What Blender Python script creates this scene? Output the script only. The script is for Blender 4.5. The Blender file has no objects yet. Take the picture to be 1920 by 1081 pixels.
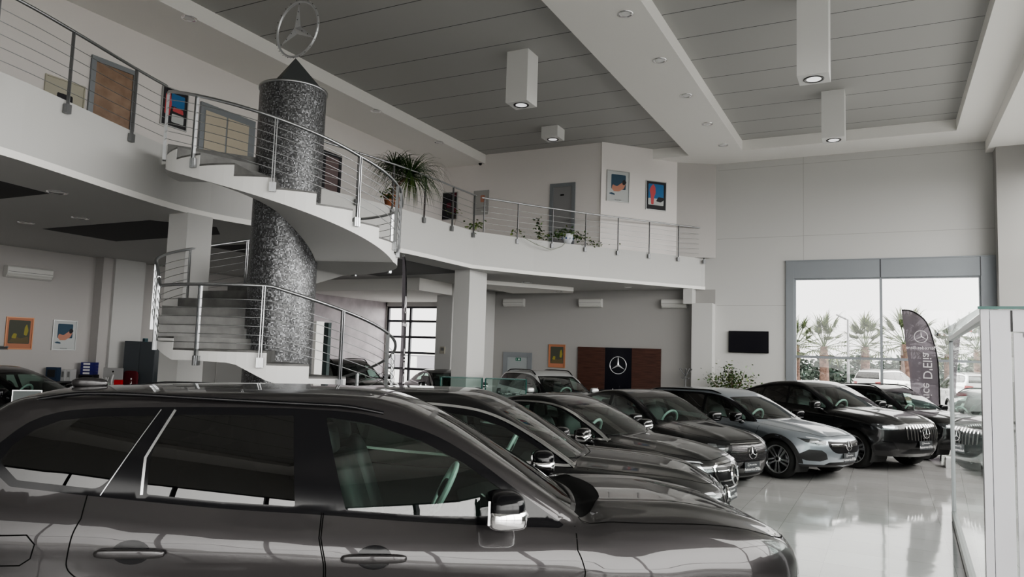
import bpy, bmesh, math, random
import numpy as np
from mathutils import Vector, Matrix
from mathutils.geometry import delaunay_2d_cdt
SC = bpy.context.scene
COL = SC.collection
PI = math.pi
random.seed(7)
rng = np.random.RandomState(5)

# ------------------------------------------------------------------ materials
MATS = {}
def mat(name, col=(.5, .5, .5), rough=.5, metal=0., coat=0., coatr=.03, spec=.5, emit=None, es=1., alpha=None):
    if name in MATS: return MATS[name]
    m = bpy.data.materials.new(name); m.use_nodes = True
    b = m.node_tree.nodes['Principled BSDF']
    b.inputs['Base Color'].default_value = (*col, 1)
    b.inputs['Roughness'].default_value = rough
    b.inputs['Metallic'].default_value = metal
    b.inputs['Coat Weight'].default_value = coat
    b.inputs['Coat Roughness'].default_value = coatr
    b.inputs['Specular IOR Level'].default_value = spec
    if emit:
        b.inputs['Emission Color'].default_value = (*emit, 1); b.inputs['Emission Strength'].default_value = es
    m.diffuse_color = (*col, 1)
    MATS[name] = m
    return m
def nd(m, t, **kw):
    n = m.node_tree.nodes.new(t)
    for k, v in kw.items(): setattr(n, k, v)
    return n
def lk(m, a, b): m.node_tree.links.new(a, b)
def glassmat(name, tint=(.8, .9, .87), refl=1.0, ior=1.5, gl=(1, 1, 1)):
    """thin pane: tinted see-through plus a fresnel mirror"""
    if name in MATS: return MATS[name]
    m = bpy.data.materials.new(name); m.use_nodes = True
    nt = m.node_tree; nt.nodes.clear()
    o = nd(m, 'ShaderNodeOutputMaterial'); mx = nd(m, 'ShaderNodeMixShader'); fr = nd(m, 'ShaderNodeFresnel')
    tr = nd(m, 'ShaderNodeBsdfTransparent'); g = nd(m, 'ShaderNodeBsdfGlossy')
    fr.inputs['IOR'].default_value = ior
    geo = nd(m, 'ShaderNodeNewGeometry')
    # use the outside ior on both faces
    tr.inputs['Color'].default_value = (*tint, 1); g.inputs['Roughness'].default_value = 0.0
    g.inputs['Color'].default_value = (*[refl * c for c in gl], 1)
    sep = nd(m, 'ShaderNodeVectorMath', operation='DOT_PRODUCT')
    ab = nd(m, 'ShaderNodeMath', operation='ABSOLUTE'); om = nd(m, 'ShaderNodeMath', operation='SUBTRACT'); pw = nd(m, 'ShaderNodeMath', operation='POWER')
    ma = nd(m, 'ShaderNodeMath', operation='MULTIPLY_ADD')
    lk(m, geo.outputs['Normal'], sep.inputs[0]); lk(m, geo.outputs['Incoming'], sep.inputs[1])
    lk(m, sep.outputs['Value'], ab.inputs[0]); om.inputs[0].default_value = 1; lk(m, ab.outputs[0], om.inputs[1])
    lk(m, om.outputs[0], pw.inputs[0]); pw.inputs[1].default_value = 5
    r0 = ((ior - 1) / (ior + 1)) ** 2 * 1.8
    lk(m, pw.outputs[0], ma.inputs[0]); ma.inputs[1].default_value = 1 - r0; ma.inputs[2].default_value = r0
    lk(m, ma.outputs[0], mx.inputs[0]); lk(m, tr.outputs[0], mx.inputs[1]); lk(m, g.outputs[0], mx.inputs[2])
    lk(m, mx.outputs[0], o.inputs[0])
    m.diffuse_color = (*tint, .4)
    MATS[name] = m
    return m
def noise_bump(m, scale=40, strength=.1, dist=.02, coord='Object'):
    b = m.node_tree.nodes['Principled BSDF']
    tc = nd(m, 'ShaderNodeTexCoord'); n = nd(m, 'ShaderNodeTexNoise'); bp = nd(m, 'ShaderNodeBump')
    n.inputs['Scale'].default_value = scale; bp.inputs['Strength'].default_value = strength; bp.inputs['Distance'].default_value = dist
    lk(m, tc.outputs[coord], n.inputs['Vector']); lk(m, n.outputs['Fac'], bp.inputs['Height']); lk(m, bp.outputs['Normal'], b.inputs['Normal'])
def noise_col(m, c1, c2, scale=3, lo=.35, hi=.65, detail=4):
    b = m.node_tree.nodes['Principled BSDF']
    tc = nd(m, 'ShaderNodeTexCoord'); n = nd(m, 'ShaderNodeTexNoise'); r = nd(m, 'ShaderNodeValToRGB')
    n.inputs['Scale'].default_value = scale; n.inputs['Detail'].default_value = detail
    r.color_ramp.elements[0].position = lo; r.color_ramp.elements[0].color = (*c1, 1)
    r.color_ramp.elements[1].position = hi; r.color_ramp.elements[1].color = (*c2, 1)
    lk(m, tc.outputs['Object'], n.inputs['Vector']); lk(m, n.outputs['Fac'], r.inputs[0]); lk(m, r.outputs[0], b.inputs['Base Color'])

# ------------------------------------------------------------------ objects
def tag(o, label=None, cat=None, group=None, kind=None):
    if label: o['label'] = label
    if cat: o['category'] = cat
    if group: o['group'] = group
    if kind: o['kind'] = kind
    return o
def empty(name, loc=(0, 0, 0), rz=0, label=None, cat=None, group=None):
    o = bpy.data.objects.new(name, None); COL.objects.link(o)
    o.empty_display_size = .1
    o.location = loc; o.rotation_euler = (0, 0, rz)
    return tag(o, label, cat, group)
def link(name, me, parent=None, mats=()):
    for m in mats: me.materials.append(m)
    o = bpy.data.objects.new(name, me); COL.objects.link(o)
    if parent is not None: o.parent = parent
    return o
def copy_tree(o, parent=None):
    c = o.copy(); COL.objects.link(c); c.parent = parent
    for ch in list(o.children): copy_tree(ch, c)
    return c
class MB:
    """collects shapes, builds one mesh object"""
    def __init__(s): s.v = []; s.f = []; s.m = []; s.mats = []; s.sm = []
    def mi(s, m):
        if m not in s.mats: s.mats.append(m)
        return s.mats.index(m)
    def add(s, vs, fs, m, smooth=False):
        k = len(s.v); i = s.mi(m)
        s.v += [tuple(v) for v in vs]
        for f in fs: s.f.append([a + k for a in f]); s.m.append(i); s.sm.append(smooth)
        return s
    def box(s, c, d, m, rz=0, M=None):
        x, y, z = [a / 2 for a in d]; vs = []
        for i in range(8):
            p = Vector(((x if i & 1 else -x), (y if i & 2 else -y), (z if i & 4 else -z)))
            if rz: p = Matrix.Rotation(rz, 3, 'Z') @ p
            if M is not None: p = M @ p
            vs.append(p + Vector(c))
        return s.add(vs, [(0, 2, 3, 1), (4, 5, 7, 6), (0, 1, 5, 4), (2, 6, 7, 3), (0, 4, 6, 2), (1, 3, 7, 5)], m)
    def bb(s, x0, x1, y0, y1, z0, z1, m): return s.box(((x0 + x1) / 2, (y0 + y1) / 2, (z0 + z1) / 2), (abs(x1 - x0), abs(y1 - y0), abs(z1 - z0)), m)
    def prism(s, poly, z0, z1, m, caps=True):
        n = len(poly)
        if sum(poly[i][0] * poly[(i + 1) % n][1] - poly[(i + 1) % n][0] * poly[i][1] for i in range(n)) < 0: poly = list(poly)[::-1]
        vs = [(p[0], p[1], z0) for p in poly] + [(p[0], p[1], z1) for p in poly]
        fs = [(i, (i + 1) % n, n + (i + 1) % n, n + i) for i in range(n)]
        if caps: fs += [tuple(range(n))[::-1], tuple(range(n, 2 * n))]
        return s.add(vs, fs, m)
    def prism_ax(s, poly, a0, a1, m, ax='y'):
        """poly in (u,v); ax y: (x,z) extruded along y; ax x: (y,z) extruded along x"""
        n = len(poly)
        g = (lambda p, a: (p[0], a, p[1])) if ax == 'y' else (lambda p, a: (a, p[0], p[1]))
        vs = [g(p, a0) for p in poly] + [g(p, a1) for p in poly]
        fs = [(i, (i + 1) % n, n + (i + 1) % n, n + i) for i in range(n)] + [tuple(range(n))[::-1], tuple(range(n, 2 * n))]
        return s.add(vs, fs, m)
    def tube(s, pts, r, m, n=8, caps=True, closed=False):
        pts = [Vector(p) for p in pts]; N = len(pts); vs = []; fs = []
        rr = r if hasattr(r, '__len__') else [r] * N
        up = None
        for i, p in enumerate(pts):
            if closed: t = pts[(i + 1) % N] - pts[i - 1]
            else: t = (pts[min(i + 1, N - 1)] - pts[max(i - 1, 0)])
            t.normalize()
            if up is None:
                up = Vector((0, 0, 1)) if abs(t.z) < .9 else Vector((1, 0, 0))
            a = t.cross(up)
            if a.length < 1e-4: a = t.cross(Vector((1, 0, .3)))
            a.normalize(); b = a.cross(t); up = b
            for k in range(n):
                w = 2 * PI * k / n
                vs.append(p + (a * math.cos(w) + b * math.sin(w)) * rr[i])
        for i in range(N if closed else N - 1):
            j = (i + 1) % N
            for k in range(n): fs.append((i * n + k, i * n + (k + 1) % n, j * n + (k + 1) % n, j * n + k))
        s.add(vs, fs, m, True)
        if caps and not closed: s.add(vs[:n], [tuple(range(n))], m); s.add(vs[-n:], [tuple(range(n))[::-1]], m)
        return s
    def lathe(s, prof, m, n=24, c=(0, 0, 0), ax='z', a0=0, a1=2 * PI, cap=False):
        full = abs(a1 - a0) > 6.28; k = n if full else n + 1
        vs = []
        for i in range(k):
            w = a0 + (a1 - a0) * i / n
            for r, z in prof:
                if ax == 'z': v = (r * math.cos(w), r * math.sin(w), z)
                elif ax == 'y': v = (r * math.cos(w), z, r * math.sin(w))
                else: v = (z, r * math.cos(w), r * math.sin(w))
                vs.append((v[0] + c[0], v[1] + c[1], v[2] + c[2]))
        q = len(prof); fs = []
        for i in range(n):
            j = (i + 1) % k
            for a in range(q - 1): fs.append((i * q + a, j * q + a, j * q + a + 1, i * q + a + 1))
        return s.add(vs, fs, m, True)
    def cyl(s, c, r, h, m, n=16, ax='z', r2=None):
        r2 = r if r2 is None else r2
        return s.lathe([(0.0001, 0), (r, 0)], m, n, c, ax).lathe([(r, 0), (r2, h)], m, n, c, ax).lathe([(r2, h), (0.0001, h)], m, n, c, ax)
    def xf(s, M):
        s.v = [tuple(M @ Vector(v)) for v in s.v]; return s
    def build(s, name, parent=None, bevel=0, autos=True):
        me = bpy.data.meshes.new(name); me.from_pydata(s.v, [], s.f)
        for m in s.mats: me.materials.append(m)
        me.polygons.foreach_set('material_index', s.m); me.polygons.foreach_set('use_smooth', s.sm)
        me.update()
        o = link(name, me, parent)
        if bevel:
            b = o.modifiers.new('b', 'BEVEL'); b.width = bevel; b.segments = 2; b.limit_method = 'ANGLE'; b.harden_normals = False
        return o
def struct(o): o['kind'] = 'structure'; return o
def fixn(me):
    bm = bmesh.new(); bm.from_mesh(me); bmesh.ops.recalc_face_normals(bm, faces=bm.faces); bm.to_mesh(me); bm.free()

TXT = {}
def text_mesh(body, size, m, ext=.002, align='CENTER', shear=0, sx=1.0):
    cu = bpy.data.curves.new('t', 'FONT'); cu.body = body; cu.size = size; cu.align_x = align; cu.align_y = 'CENTER'; cu.extrude = ext; cu.shear = shear
    cu.resolution_u = 3
    o = bpy.data.objects.new('t', cu); COL.objects.link(o)
    dg = bpy.context.evaluated_depsgraph_get(); dg.update()
    me = bpy.data.meshes.new_from_object(o.evaluated_get(dg))
    bpy.data.objects.remove(o)
    if sx != 1: me.transform(Matrix.Diagonal((sx, 1, 1, 1)))
    me.materials.clear(); me.materials.append(m)
    return me
def star_mb(mb, R, m, M=Matrix.Identity(4), ring=.075, thick=.06, n=40):
    """three pointed star in a ring, in the local xz plane facing -y"""
    vs = []; fs = []
    q = 8
    t = MB()
    t.lathe([(R - R * ring, 0), (R - R * ring * .5, -R * thick * .6), (R, 0), (R - R * ring * .5, R * thick * .6), (R - R * ring, 0)], m, n, ax='y')
    for k in range(3):
        a = PI / 2 + k * 2 * PI / 3; d = Vector((math.cos(a), 0, math.sin(a))); p = Vector((-d.z, 0, d.x))
        tip = d * R * .95; w = R * .115; c = Vector((0, -R * .12, 0)); cb = Vector((0, R * .02, 0))
        e1 = (d * .5 + p * .866) * w * 1.15; e2 = (d * .5 - p * .866) * w * 1.15
        t.add([c, e1 + cb, tip, e2 + cb, cb], [(0, 1, 2), (0, 2, 3), (4, 2, 1), (4, 3, 2)], m)
    t.xf(M)
    for f, mi, sm in zip(t.f, t.m, t.sm): pass
    mb.add(t.v, t.f, m, False)
    return mb
# ------------------------------------------------------------------ cars: one smooth implicit body, cut by blueprint outlines
def smin(a, b, k):
    h = np.clip(.5 + .5 * (b - a) / k, 0, 1); return b + (a - b) * h - k * h * (1 - h)
def smax(a, b, k): return -smin(-a, -b, k)
def hspl(pts):
    pts = sorted(pts); X = np.array([p[0] for p in pts], float); Y = np.array([p[1] for p in pts], float)
    d = np.diff(Y) / np.diff(X); m = np.zeros(len(X))
    m[0] = d[0]; m[-1] = d[-1]
    for i in range(1, len(X) - 1):
        if d[i - 1] * d[i] > 0:
            w1 = 2 * (X[i + 1] - X[i]) + X[i] - X[i - 1]; w2 = X[i + 1] - X[i] + 2 * (X[i] - X[i - 1])
            m[i] = (w1 + w2) / (w1 / d[i - 1] + w2 / d[i])
    def f(x):
        x = np.asarray(x, float); q = np.clip(x, X[0], X[-1]); i = np.clip(np.searchsorted(X, q) - 1, 0, len(X) - 2)
        h = X[i + 1] - X[i]; t = (q - X[i]) / h
        r = (2 * t**3 - 3 * t**2 + 1) * Y[i] + (t**3 - 2 * t**2 + t) * h * m[i] + (-2 * t**3 + 3 * t**2) * Y[i + 1] + (t**3 - t**2) * h * m[i + 1]
        return r + np.where(x < X[0], (x - X[0]) * m[0], 0) + np.where(x > X[-1], (x - X[-1]) * m[-1], 0)
    return f
SECT = [(-.15, .13), (0, .055), (.10, .018), (.30, .0), (.50, .006), (.66, .022), (.76, .012), (.82, .003), (.87, .010), (.93, .034), (1.0, .075), (1.12, .165), (1.4, .34)]
class Shape:
    def __init__(s, **k):
        s.__dict__.update(dict(zs=.24, crown=.06, nk=.42, npw=3.0, tk=.34, tpw=3.4, k1=.07, k2=.10, tum=.40, tc=.10, wsk=.14, rwk=.10, rc=.045, flare=.028,
                               sect=SECT, kg=.06, kr=.14, dome=.012, domey=.42), **{})
        s.__dict__.update(k)
        for n in ('plan', 'belt', 'deck', 'nose', 'tail', 'yb', 'roof'): setattr(s, 'f_' + n, hspl(getattr(s, n)))
        s.f_sect = hspl(s.sect)
        s.hw = max(p[1] for p in s.plan)
    def F(s, P):
        x, y, z = P[..., 0], P[..., 1], P[..., 2]; a = np.sqrt(y * y + 1e-8); hw = s.hw
        zb = s.f_belt(x); t = (z - s.zs) / (zb - s.zs)
        W = s.f_plan(x) - s.f_sect(t)
        for xc in (s.xf, s.xr):
            r = np.hypot(x - xc, z - s.R); W = W + s.flare * np.exp(-((r - s.ra - .01) / .10) ** 2) * np.clip((1.02 - t) * 4, 0, 1)
        g1 = a - W
        dk = s.f_deck(x); sl = (s.f_deck(x + .01) - dk) / .01
        g2 = (z - (dk - s.crown * (a / hw) ** 2.4 + s.dome * np.exp(-((a - s.domey) / .07) ** 2))) / np.sqrt(1 + sl * sl)
        an = np.clip(a / hw, 0, 1.3)
        nz = s.f_nose(z); n1 = np.sqrt(1 + (s.nk * s.npw * an ** (s.npw - 1) / hw) ** 2 + ((s.f_nose(z + .01) - nz) / .01) ** 2)
        g3 = (x - (nz - s.nk * an ** s.npw)) / n1
        tz = s.f_tail(z); n2 = np.sqrt(1 + (s.tk * s.tpw * an ** (s.tpw - 1) / hw) ** 2 + ((s.f_tail(z + .01) - tz) / .01) ** 2)
        g4 = ((tz + s.tk * an ** s.tpw) - x) / n2
        B = smax(g1, g2, s.k1); B = smax(B, g3, s.k2); B = smax(B, g4, s.k2); B = np.maximum(B, s.zs - .03 - z)
        dz = z - zb
        h1 = (a - (s.f_yb(x) - s.tum * dz - s.tc * dz * np.abs(dz))) / math.sqrt(1 + s.tum ** 2)
        (x0, z0), (x1, z1) = s.ws; ex, ez = x1 - x0, z1 - z0; L = math.hypot(ex, ez); nx, nzz = ez / L, -ex / L
        u = np.clip(((x - x0) * ex + (z - z0) * ez) / L / L, 0, 1)
        hwd = (x - x0 + s.wsk * a * a) * nx + (z - z0) * nzz - .05 * u * (1 - u)
        hr = z - (s.f_roof(x) - s.rc * a * a)
        (x0, z0), (x1, z1) = s.rw; ex, ez = x1 - x0, z1 - z0; L = math.hypot(ex, ez); nx, nzz = -ez / L, ex / L
        hb = (x - x0 - s.rwk * a * a) * nx + (z - z0) * nzz
        G = smax(smax(hwd, hr, s.kr), hb, s.kr); G = smax(G, h1, s.kg); G = smax(G, g4 - .01, .03); G = np.maximum(G, np.minimum(zb, s.f_deck(x)) - .10 - z)
        return smin(B, G, .015)
    def normal(s, P):
        e = 2e-3; n = np.stack([s.F(P + np.array(d) * e) - s.F(P - np.array(d) * e) for d in ((1, 0, 0), (0, 1, 0), (0, 0, 1))], -1)
        return n / (np.linalg.norm(n, axis=-1, keepdims=True) + 1e-9)
    def cast(s, O, d):
        t = np.zeros(len(O))
        for _ in range(70):
            f = s.F(O + t[:, None] * d); t = t + np.clip(f * .8, -.25, .25); t = np.minimum(t, 6)
        P = O + t[:, None] * d
        return P, np.abs(s.F(P)) < 2e-3
def pip(poly, X, Y):
    r = np.zeros(len(X), bool); n = len(poly); j = n - 1
    for i in range(n):
        xi, yi = poly[i]; xj, yj = poly[j]
        if yi != yj:
            c = ((yi > Y) != (yj > Y)) & (X < (xj - xi) * (Y - yi) / (yj - yi) + xi); r ^= c
        j = i
    return r
def resample(poly, step, closed=True):
    o = []; n = len(poly)
    for i in range(n if closed else n - 1):
        a = Vector(poly[i][:2]); b = Vector(poly[(i + 1) % n][:2]); k = max(1, int((b - a).length / step + .5))
        for q in range(k): o.append(tuple(a.lerp(b, q / k)))
    if not closed: o.append(tuple(poly[-1][:2]))
    return o
def rpoly(pts, r=.03, n=4):
    """round the corners of a polygon; a point may carry its own radius"""
    o = []; N = len(pts)
    for i in range(N):
        p = Vector(pts[i][:2]); a = Vector(pts[i - 1][:2]); b = Vector(pts[(i + 1) % N][:2]); rr = pts[i][2] if len(pts[i]) > 2 else r
        la, lb = (a - p).length, (b - p).length
        c = min(rr, la * .48, lb * .48)
        if c < 1e-4: o.append(tuple(p)); continue
        s0 = p + (a - p) * c / la; s1 = p + (b - p) * c / lb
        for k in range(n + 1):
            t = k / n; o.append(tuple(s0 * (1 - t) ** 2 + p * 2 * t * (1 - t) + s1 * t * t))
    return o
def curve(pts, step=.05):
    """smooth open polyline through points"""
    P = [Vector(p[:2]) for p in pts]; o = []
    for i in range(len(P) - 1):
        p0 = P[max(i - 1, 0)]; p1 = P[i]; p2 = P[i + 1]; p3 = P[min(i + 2, len(P) - 1)]
        k = max(2, int((p2 - p1).length / step))
        for q in range(k):
            t = q / k
            o.append(tuple(.5 * ((2 * p1) + (p2 - p0) * t + (2 * p0 - 5 * p1 + 4 * p2 - p3) * t * t + (3 * p1 - p0 - 3 * p2 + p3) * t ** 3)))
    o.append(tuple(P[-1])); return o
def inset(poly, d):
    n = len(poly); A = sum(poly[i][0] * poly[(i + 1) % n][1] - poly[(i + 1) % n][0] * poly[i][1] for i in range(n)); sg = 1 if A > 0 else -1
    o = []
    for i in range(n):
        p = Vector(poly[i]); a = (p - Vector(poly[i - 1])); b = (Vector(poly[(i + 1) % n]) - p)
        if a.length < 1e-6: a = b
        if b.length < 1e-6: b = a
        a.normalize(); b.normalize(); na = Vector((-a.y, a.x)) * sg; nb = Vector((-b.y, b.x)) * sg
        m = na + nb; m = m / max(m.length_squared, .35) * 2 if m.length > 1e-6 else na
        o.append(tuple(p + m * d))
    return o
def ribbon(line, w, closed=False):
    L = [Vector(p) for p in line]; n = len(L); l = []; r = []
    for i in range(n):
        t = (L[(i + 1) % n] - L[i - 1]) if closed else (L[min(i + 1, n - 1)] - L[max(i - 1, 0)])
        t.normalize(); q = Vector((-t.y, t.x)) * w / 2; l.append(tuple(L[i] + q)); r.append(tuple(L[i] - q))
    return l, r
def planar(d, U, V):
    d = np.array(d, float); d /= np.linalg.norm(d); U = np.array(U, float); V = np.array(V, float)
    def ray(uv): return uv[:, :1] * U + uv[:, 1:] * V - d * 3.5, np.tile(d, (len(uv), 1))
    ray.inv = lambda P: np.stack([P @ U, P @ V], 1)
    return ray
R_SIDE = planar((0, -1, 0), (1, 0, 0), (0, 0, 1)); R_TOP = planar((0, 0, -1), (1, 0, 0), (0, 1, 0))
R_FRONT = planar((-1, 0, 0), (0, 1, 0), (0, 0, 1)); R_REAR = planar((1, 0, 0), (0, 1, 0), (0, 0, 1))
def diag(ax, ay, az=0):
    d = Vector((ax, ay, az)).normalized(); u = Vector((-d.y, d.x, 0)).normalized(); v = u.cross(d); v = v if v.z > 0 else -v
    return planar(tuple(d), tuple(u), tuple(v))
KAP = .62
def wrapray(xa, xb):
    """rays from outside towards a spine: square to the flanks, fanning round nose and tail (left half)"""
    def ray(uv):
        u, z = uv[:, 0], uv[:, 1]; n = len(u); O = np.zeros((n, 3)); D = np.zeros((n, 3)); D[:, 1] = -1
        O[:, 0] = u; O[:, 1] = 3; O[:, 2] = z
        for sg, x0 in ((1, xb), (-1, xa)):
            m = (u - x0) * sg > 0; f = PI / 2 - (u[m] - x0) * sg / KAP
            D[m, 0] = -np.cos(f) * sg; D[m, 1] = -np.sin(f); O[m, 0] = x0 + 3 * np.cos(f) * sg; O[m, 1] = 3 * np.sin(f)
        return O, D
    def inv(P):
        x, y = P[:, 0], np.abs(P[:, 1]); u = x.copy()
        m = x > xb; u[m] = xb + (PI / 2 - np.arctan2(y[m], x[m] - xb)) * KAP
        m = x < xa; u[m] = xa - (PI / 2 - np.arctan2(y[m], xa - x[m])) * KAP
        return np.stack([u, P[:, 2]], 1)
    ray.inv = inv; ray.u1 = xb + PI / 2 * KAP; ray.u0 = xa - PI / 2 * KAP
    return ray
def lift(S, ray, pts):
    uv = np.array(pts, float); O, D = ray(uv); P, h = S.cast(O, D); return P
class Patch:
    """triangulated piece of the body: outlines given in a projection frame"""
    def __init__(s, S, ray, step, regions=(), outer=None, off=0., nmin=-2, pre=(), raw_outer=False):
        s.S = S
        polys = [(n, p if n in pre else resample(p, step * .7)) for n, p in regions]
        lo_ = [tuple(p) for p in outer] if raw_outer else resample(outer, step * .7)
        pts = []; edges = []
        for p in [lo_] + [p for _, p in polys]:
            k = len(pts); pts += [tuple(q) for q in p]; edges += [(k + i, k + (i + 1) % len(p)) for i in range(len(p))]
        cp = np.array(pts)
        lo, hi = np.array(lo_).min(0), np.array(lo_).max(0)
        gx = np.arange(lo[0], hi[0] + step, step); gy = np.arange(lo[1], hi[1] + step, step * .87)
        G = np.array([(x + (step / 2 if j % 2 else 0), y) for j, y in enumerate(gy) for x in gx])
        ok = pip(lo_, G[:, 0], G[:, 1])
        for c in range(0, len(cp), 400):
            q = cp[c:c + 400]; ok &= ((G[:, None, :] - q[None]) ** 2).sum(-1).min(1) > (.42 * step) ** 2
        vo, eo, fo, *_ = delaunay_2d_cdt([Vector(p) for p in pts] + [Vector(p) for p in G[ok]], edges, [], 0, 1e-6)
        uv = np.array([tuple(v) for v in vo]); tri = np.array([tuple(f) for f in fo if len(f) == 3])
        O, D = ray(uv); P, hit = S.cast(O, D); N = S.normal(P)
        s.hit = hit.mean()
        c = uv[tri].mean(1)
        g = pip(lo_, c[:, 0], c[:, 1])
        if nmin > -1: g &= (-(N * D).sum(1) > nmin)[tri].all(1)
        lab = np.full(len(tri), -1)
        for i, (n, p) in list(enumerate(polys))[::-1]: lab[pip(p, c[:, 0], c[:, 1])] = i
        lab[~g] = -2
        a, b, e = P[tri[:, 0]], P[tri[:, 1]], P[tri[:, 2]]
        fl = ((np.cross(b - a, e - a)) * N[tri].mean(1)).sum(1) < 0
        tri[fl] = tri[fl][:, [0, 2, 1]]
        s.P, s.N, s.tri, s.lab, s.names, s.off = P, N, tri, lab, [n for n, _ in polys], off
    def get(s, name, mirror=False, off=None):
        sel = np.isin(s.lab, [k for k, n in enumerate(s.names) if n == name] if name is not None else [-1])
        t = s.tri[sel]
        if not len(t): return np.zeros((0, 3)), np.zeros((0, 3)), np.zeros((0, 3), int)
        u, inv = np.unique(t, return_inverse=True); t = inv.reshape(-1, 3)
        P = s.P[u].copy(); N = s.N[u].copy(); P += N * (s.off if off is None else off)
        if mirror: P[:, 1] *= -1; N[:, 1] *= -1; t = t[:, [0, 2, 1]]
        return P, N, t
class Acc:
    def __init__(s): s.P = []; s.N = []; s.T = []; s.M = []; s.mats = []; s.k = 0
    def add(s, g, m, flip=False):
        P, N, t = g
        if not len(t): return s
        if m not in s.mats: s.mats.append(m)
        if flip: t = t[:, [0, 2, 1]]; N = -N
        s.P.append(P); s.N.append(N); s.T.append(t + s.k); s.M.append(np.full(len(t), s.mats.index(m))); s.k += len(P)
        return s
    def build(s, name, parent=None):
        if not s.P: return None
        P = np.concatenate(s.P); N = np.concatenate(s.N); T = np.concatenate(s.T); M = np.concatenate(s.M)
        me = bpy.data.meshes.new(name); me.from_pydata(P.tolist(), [], T.tolist())
        for m in s.mats: me.materials.append(m)
        me.polygons.foreach_set('material_index', M.astype(np.int32)); me.polygons.foreach_set('use_smooth', [True] * len(T))
        me.update(); me.normals_split_custom_set_from_vertices(N.tolist())
        return link(name, me, parent)
# ------------------------------------------------------------------ car assembly
def paint(name, col, metal=.0, rough=.35, coatr=.015):
    m = mat(name, col, rough, metal, .85, coatr, .25)
    m.node_tree.nodes['Principled BSDF'].inputs['Coat IOR'].default_value = 1.5
    return m
BLK = mat('gloss_black_trim', (.004, .004, .005), .15, 0, 0, spec=.35)
RUB = mat('black_rubber', (.012, .012, .012), .75)
SAT = mat('satin_black_plastic', (.018, .018, .019), .45)
CHR = mat('bright_chrome', (.82, .82, .83), .08, 1)
ALU = mat('brushed_alloy', (.6, .61, .62), .28, 1)
GAP = mat('panel_gap_dark', (.002, .002, .002), .9, spec=.1)
LIN = mat('dark_cabin_lining', (.014, .014, .015), .8)
LEA = mat('dark_seat_leather', (.011, .011, .012), .55)
LEAG = mat('grey_plastic_sheeting', (.50, .58, .55), .35)
LAMP = mat('lamp_lens_dark', (.055, .06, .065), .06, .55, 1)
LAMPB = mat('lamp_reflector', (.42, .44, .46), .15, 1)
LAMPW = mat('lamp_white_guide', (.45, .46, .48), .25, 0, .5)
RED = mat('red_tail_lamp', (.22, .008, .01), .1, 0, 1)
PLATE = mat('grey_show_plate', (.045, .048, .052), .4)
WHT = mat('white_lettering', (.75, .75, .75), .5)
GL_CLR = glassmat('car_glass_green', (.56, .70, .64))
GL_DRK = glassmat('car_glass_privacy', (.035, .038, .04))
GL_WS = glassmat('car_windshield_glass', (.56, .69, .64))
GRILL = mat('grille_mesh_black', (.005, .005, .006), .45, spec=.2)
NICK = mat('mid_grey_alloy', (.10, .10, .105), .3, .9)

def superell(mb, c, r, m, e=.6, n=18, k=10, M=None):
    sp = lambda v: math.copysign(abs(v) ** e, v)
    vs = []
    for j in range(k + 1):
        f = -PI / 2 + PI * j / k
        for i in range(n):
            w = 2 * PI * i / n
            p = Vector((r[0] * sp(math.cos(f)) * sp(math.cos(w)), r[1] * sp(math.cos(f)) * sp(math.sin(w)), r[2] * sp(math.sin(f))))
            if M is not None: p = M @ p
            vs.append(p + Vector(c))
    fs = [(j * n + i, j * n + (i + 1) % n, (j + 1) * n + (i + 1) % n, (j + 1) * n + i) for j in range(k) for i in range(n)]
    mb.add(vs, fs, m, True)
    return mb
def make_wheel(name, R, w, rim, parent, spokes=5, style='alloy', dark=False):
    """tyre at the origin, axle along y, outer face at -y"""
    t = MB(); rr = R * .72; h = w / 2
    t.lathe([(rr, -h + .012), (rr + .02, -h), (R - .05, -h - .004), (R - .015, -h + .018), (R, -h + .05), (R, h - .05), (R - .015, h - .018), (R - .05, h), (rr, h)], RUB, 40, ax='y')
    o = t.build(name, parent)
    r = MB(); a = NICK if dark else ALU
    r.lathe([(rr - .045, .05), (rr - .03, -h + .05), (rr - .012, -h + .015), (rr, -h + .006), (rr + .006, -h + .012)], a, 40, ax='y')
    r.lathe([(.0001, .03), (rr - .03, .03)], SAT, 32, ax='y')
    r.lathe([(.05, .0), (rr * .72, .0), (rr * .72, .02)], NICK, 32, ax='y')
    r.lathe([(.0001, -h + .022), (.03, -h + .02), (.062, -h + .035), (.07, .0)], a, 20, ax='y')
    r.lathe([(.0001, -h + .017), (.026, -h + .017), (.03, -h + .022)], BLK, 16, ax='y')
    for k in range(spokes):
        for sd in (-1, 1):
            th = 2 * PI * k / spokes + PI / 2
            d = Vector((math.cos(th), 0, math.sin(th))); p = Vector((-d.z, 0, d.x))
            i0 = .05; o1 = rr - .012; y0 = -h + .03; y1 = -h + .02
            wi, wo = .010, .016; so, si = rr * .17 * sd, .022 * sd
            q = [d * i0 + p * (si - wi), d * i0 + p * (si + wi), d * o1 + p * (so + wo * 1.6), d * o1 + p * (so - wo * 1.2)]
            vs = [v + Vector((0, y0 if j < 2 else y1, 0)) for j, v in enumerate(q)] + [v + Vector((0, (y0 if j < 2 else y1) + .035, 0)) for j, v in enumerate(q)]
            r.add(vs, [(0, 1, 2, 3), (0, 4, 5, 1), (1, 5, 6, 2), (2, 6, 7, 3), (3, 7, 4, 0)], a)
    ro = r.build('rim', o); fixn(ro.data)
    return o
def loop_xy(P): return [(float(p[0]), float(p[1])) for p in P]
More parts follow.
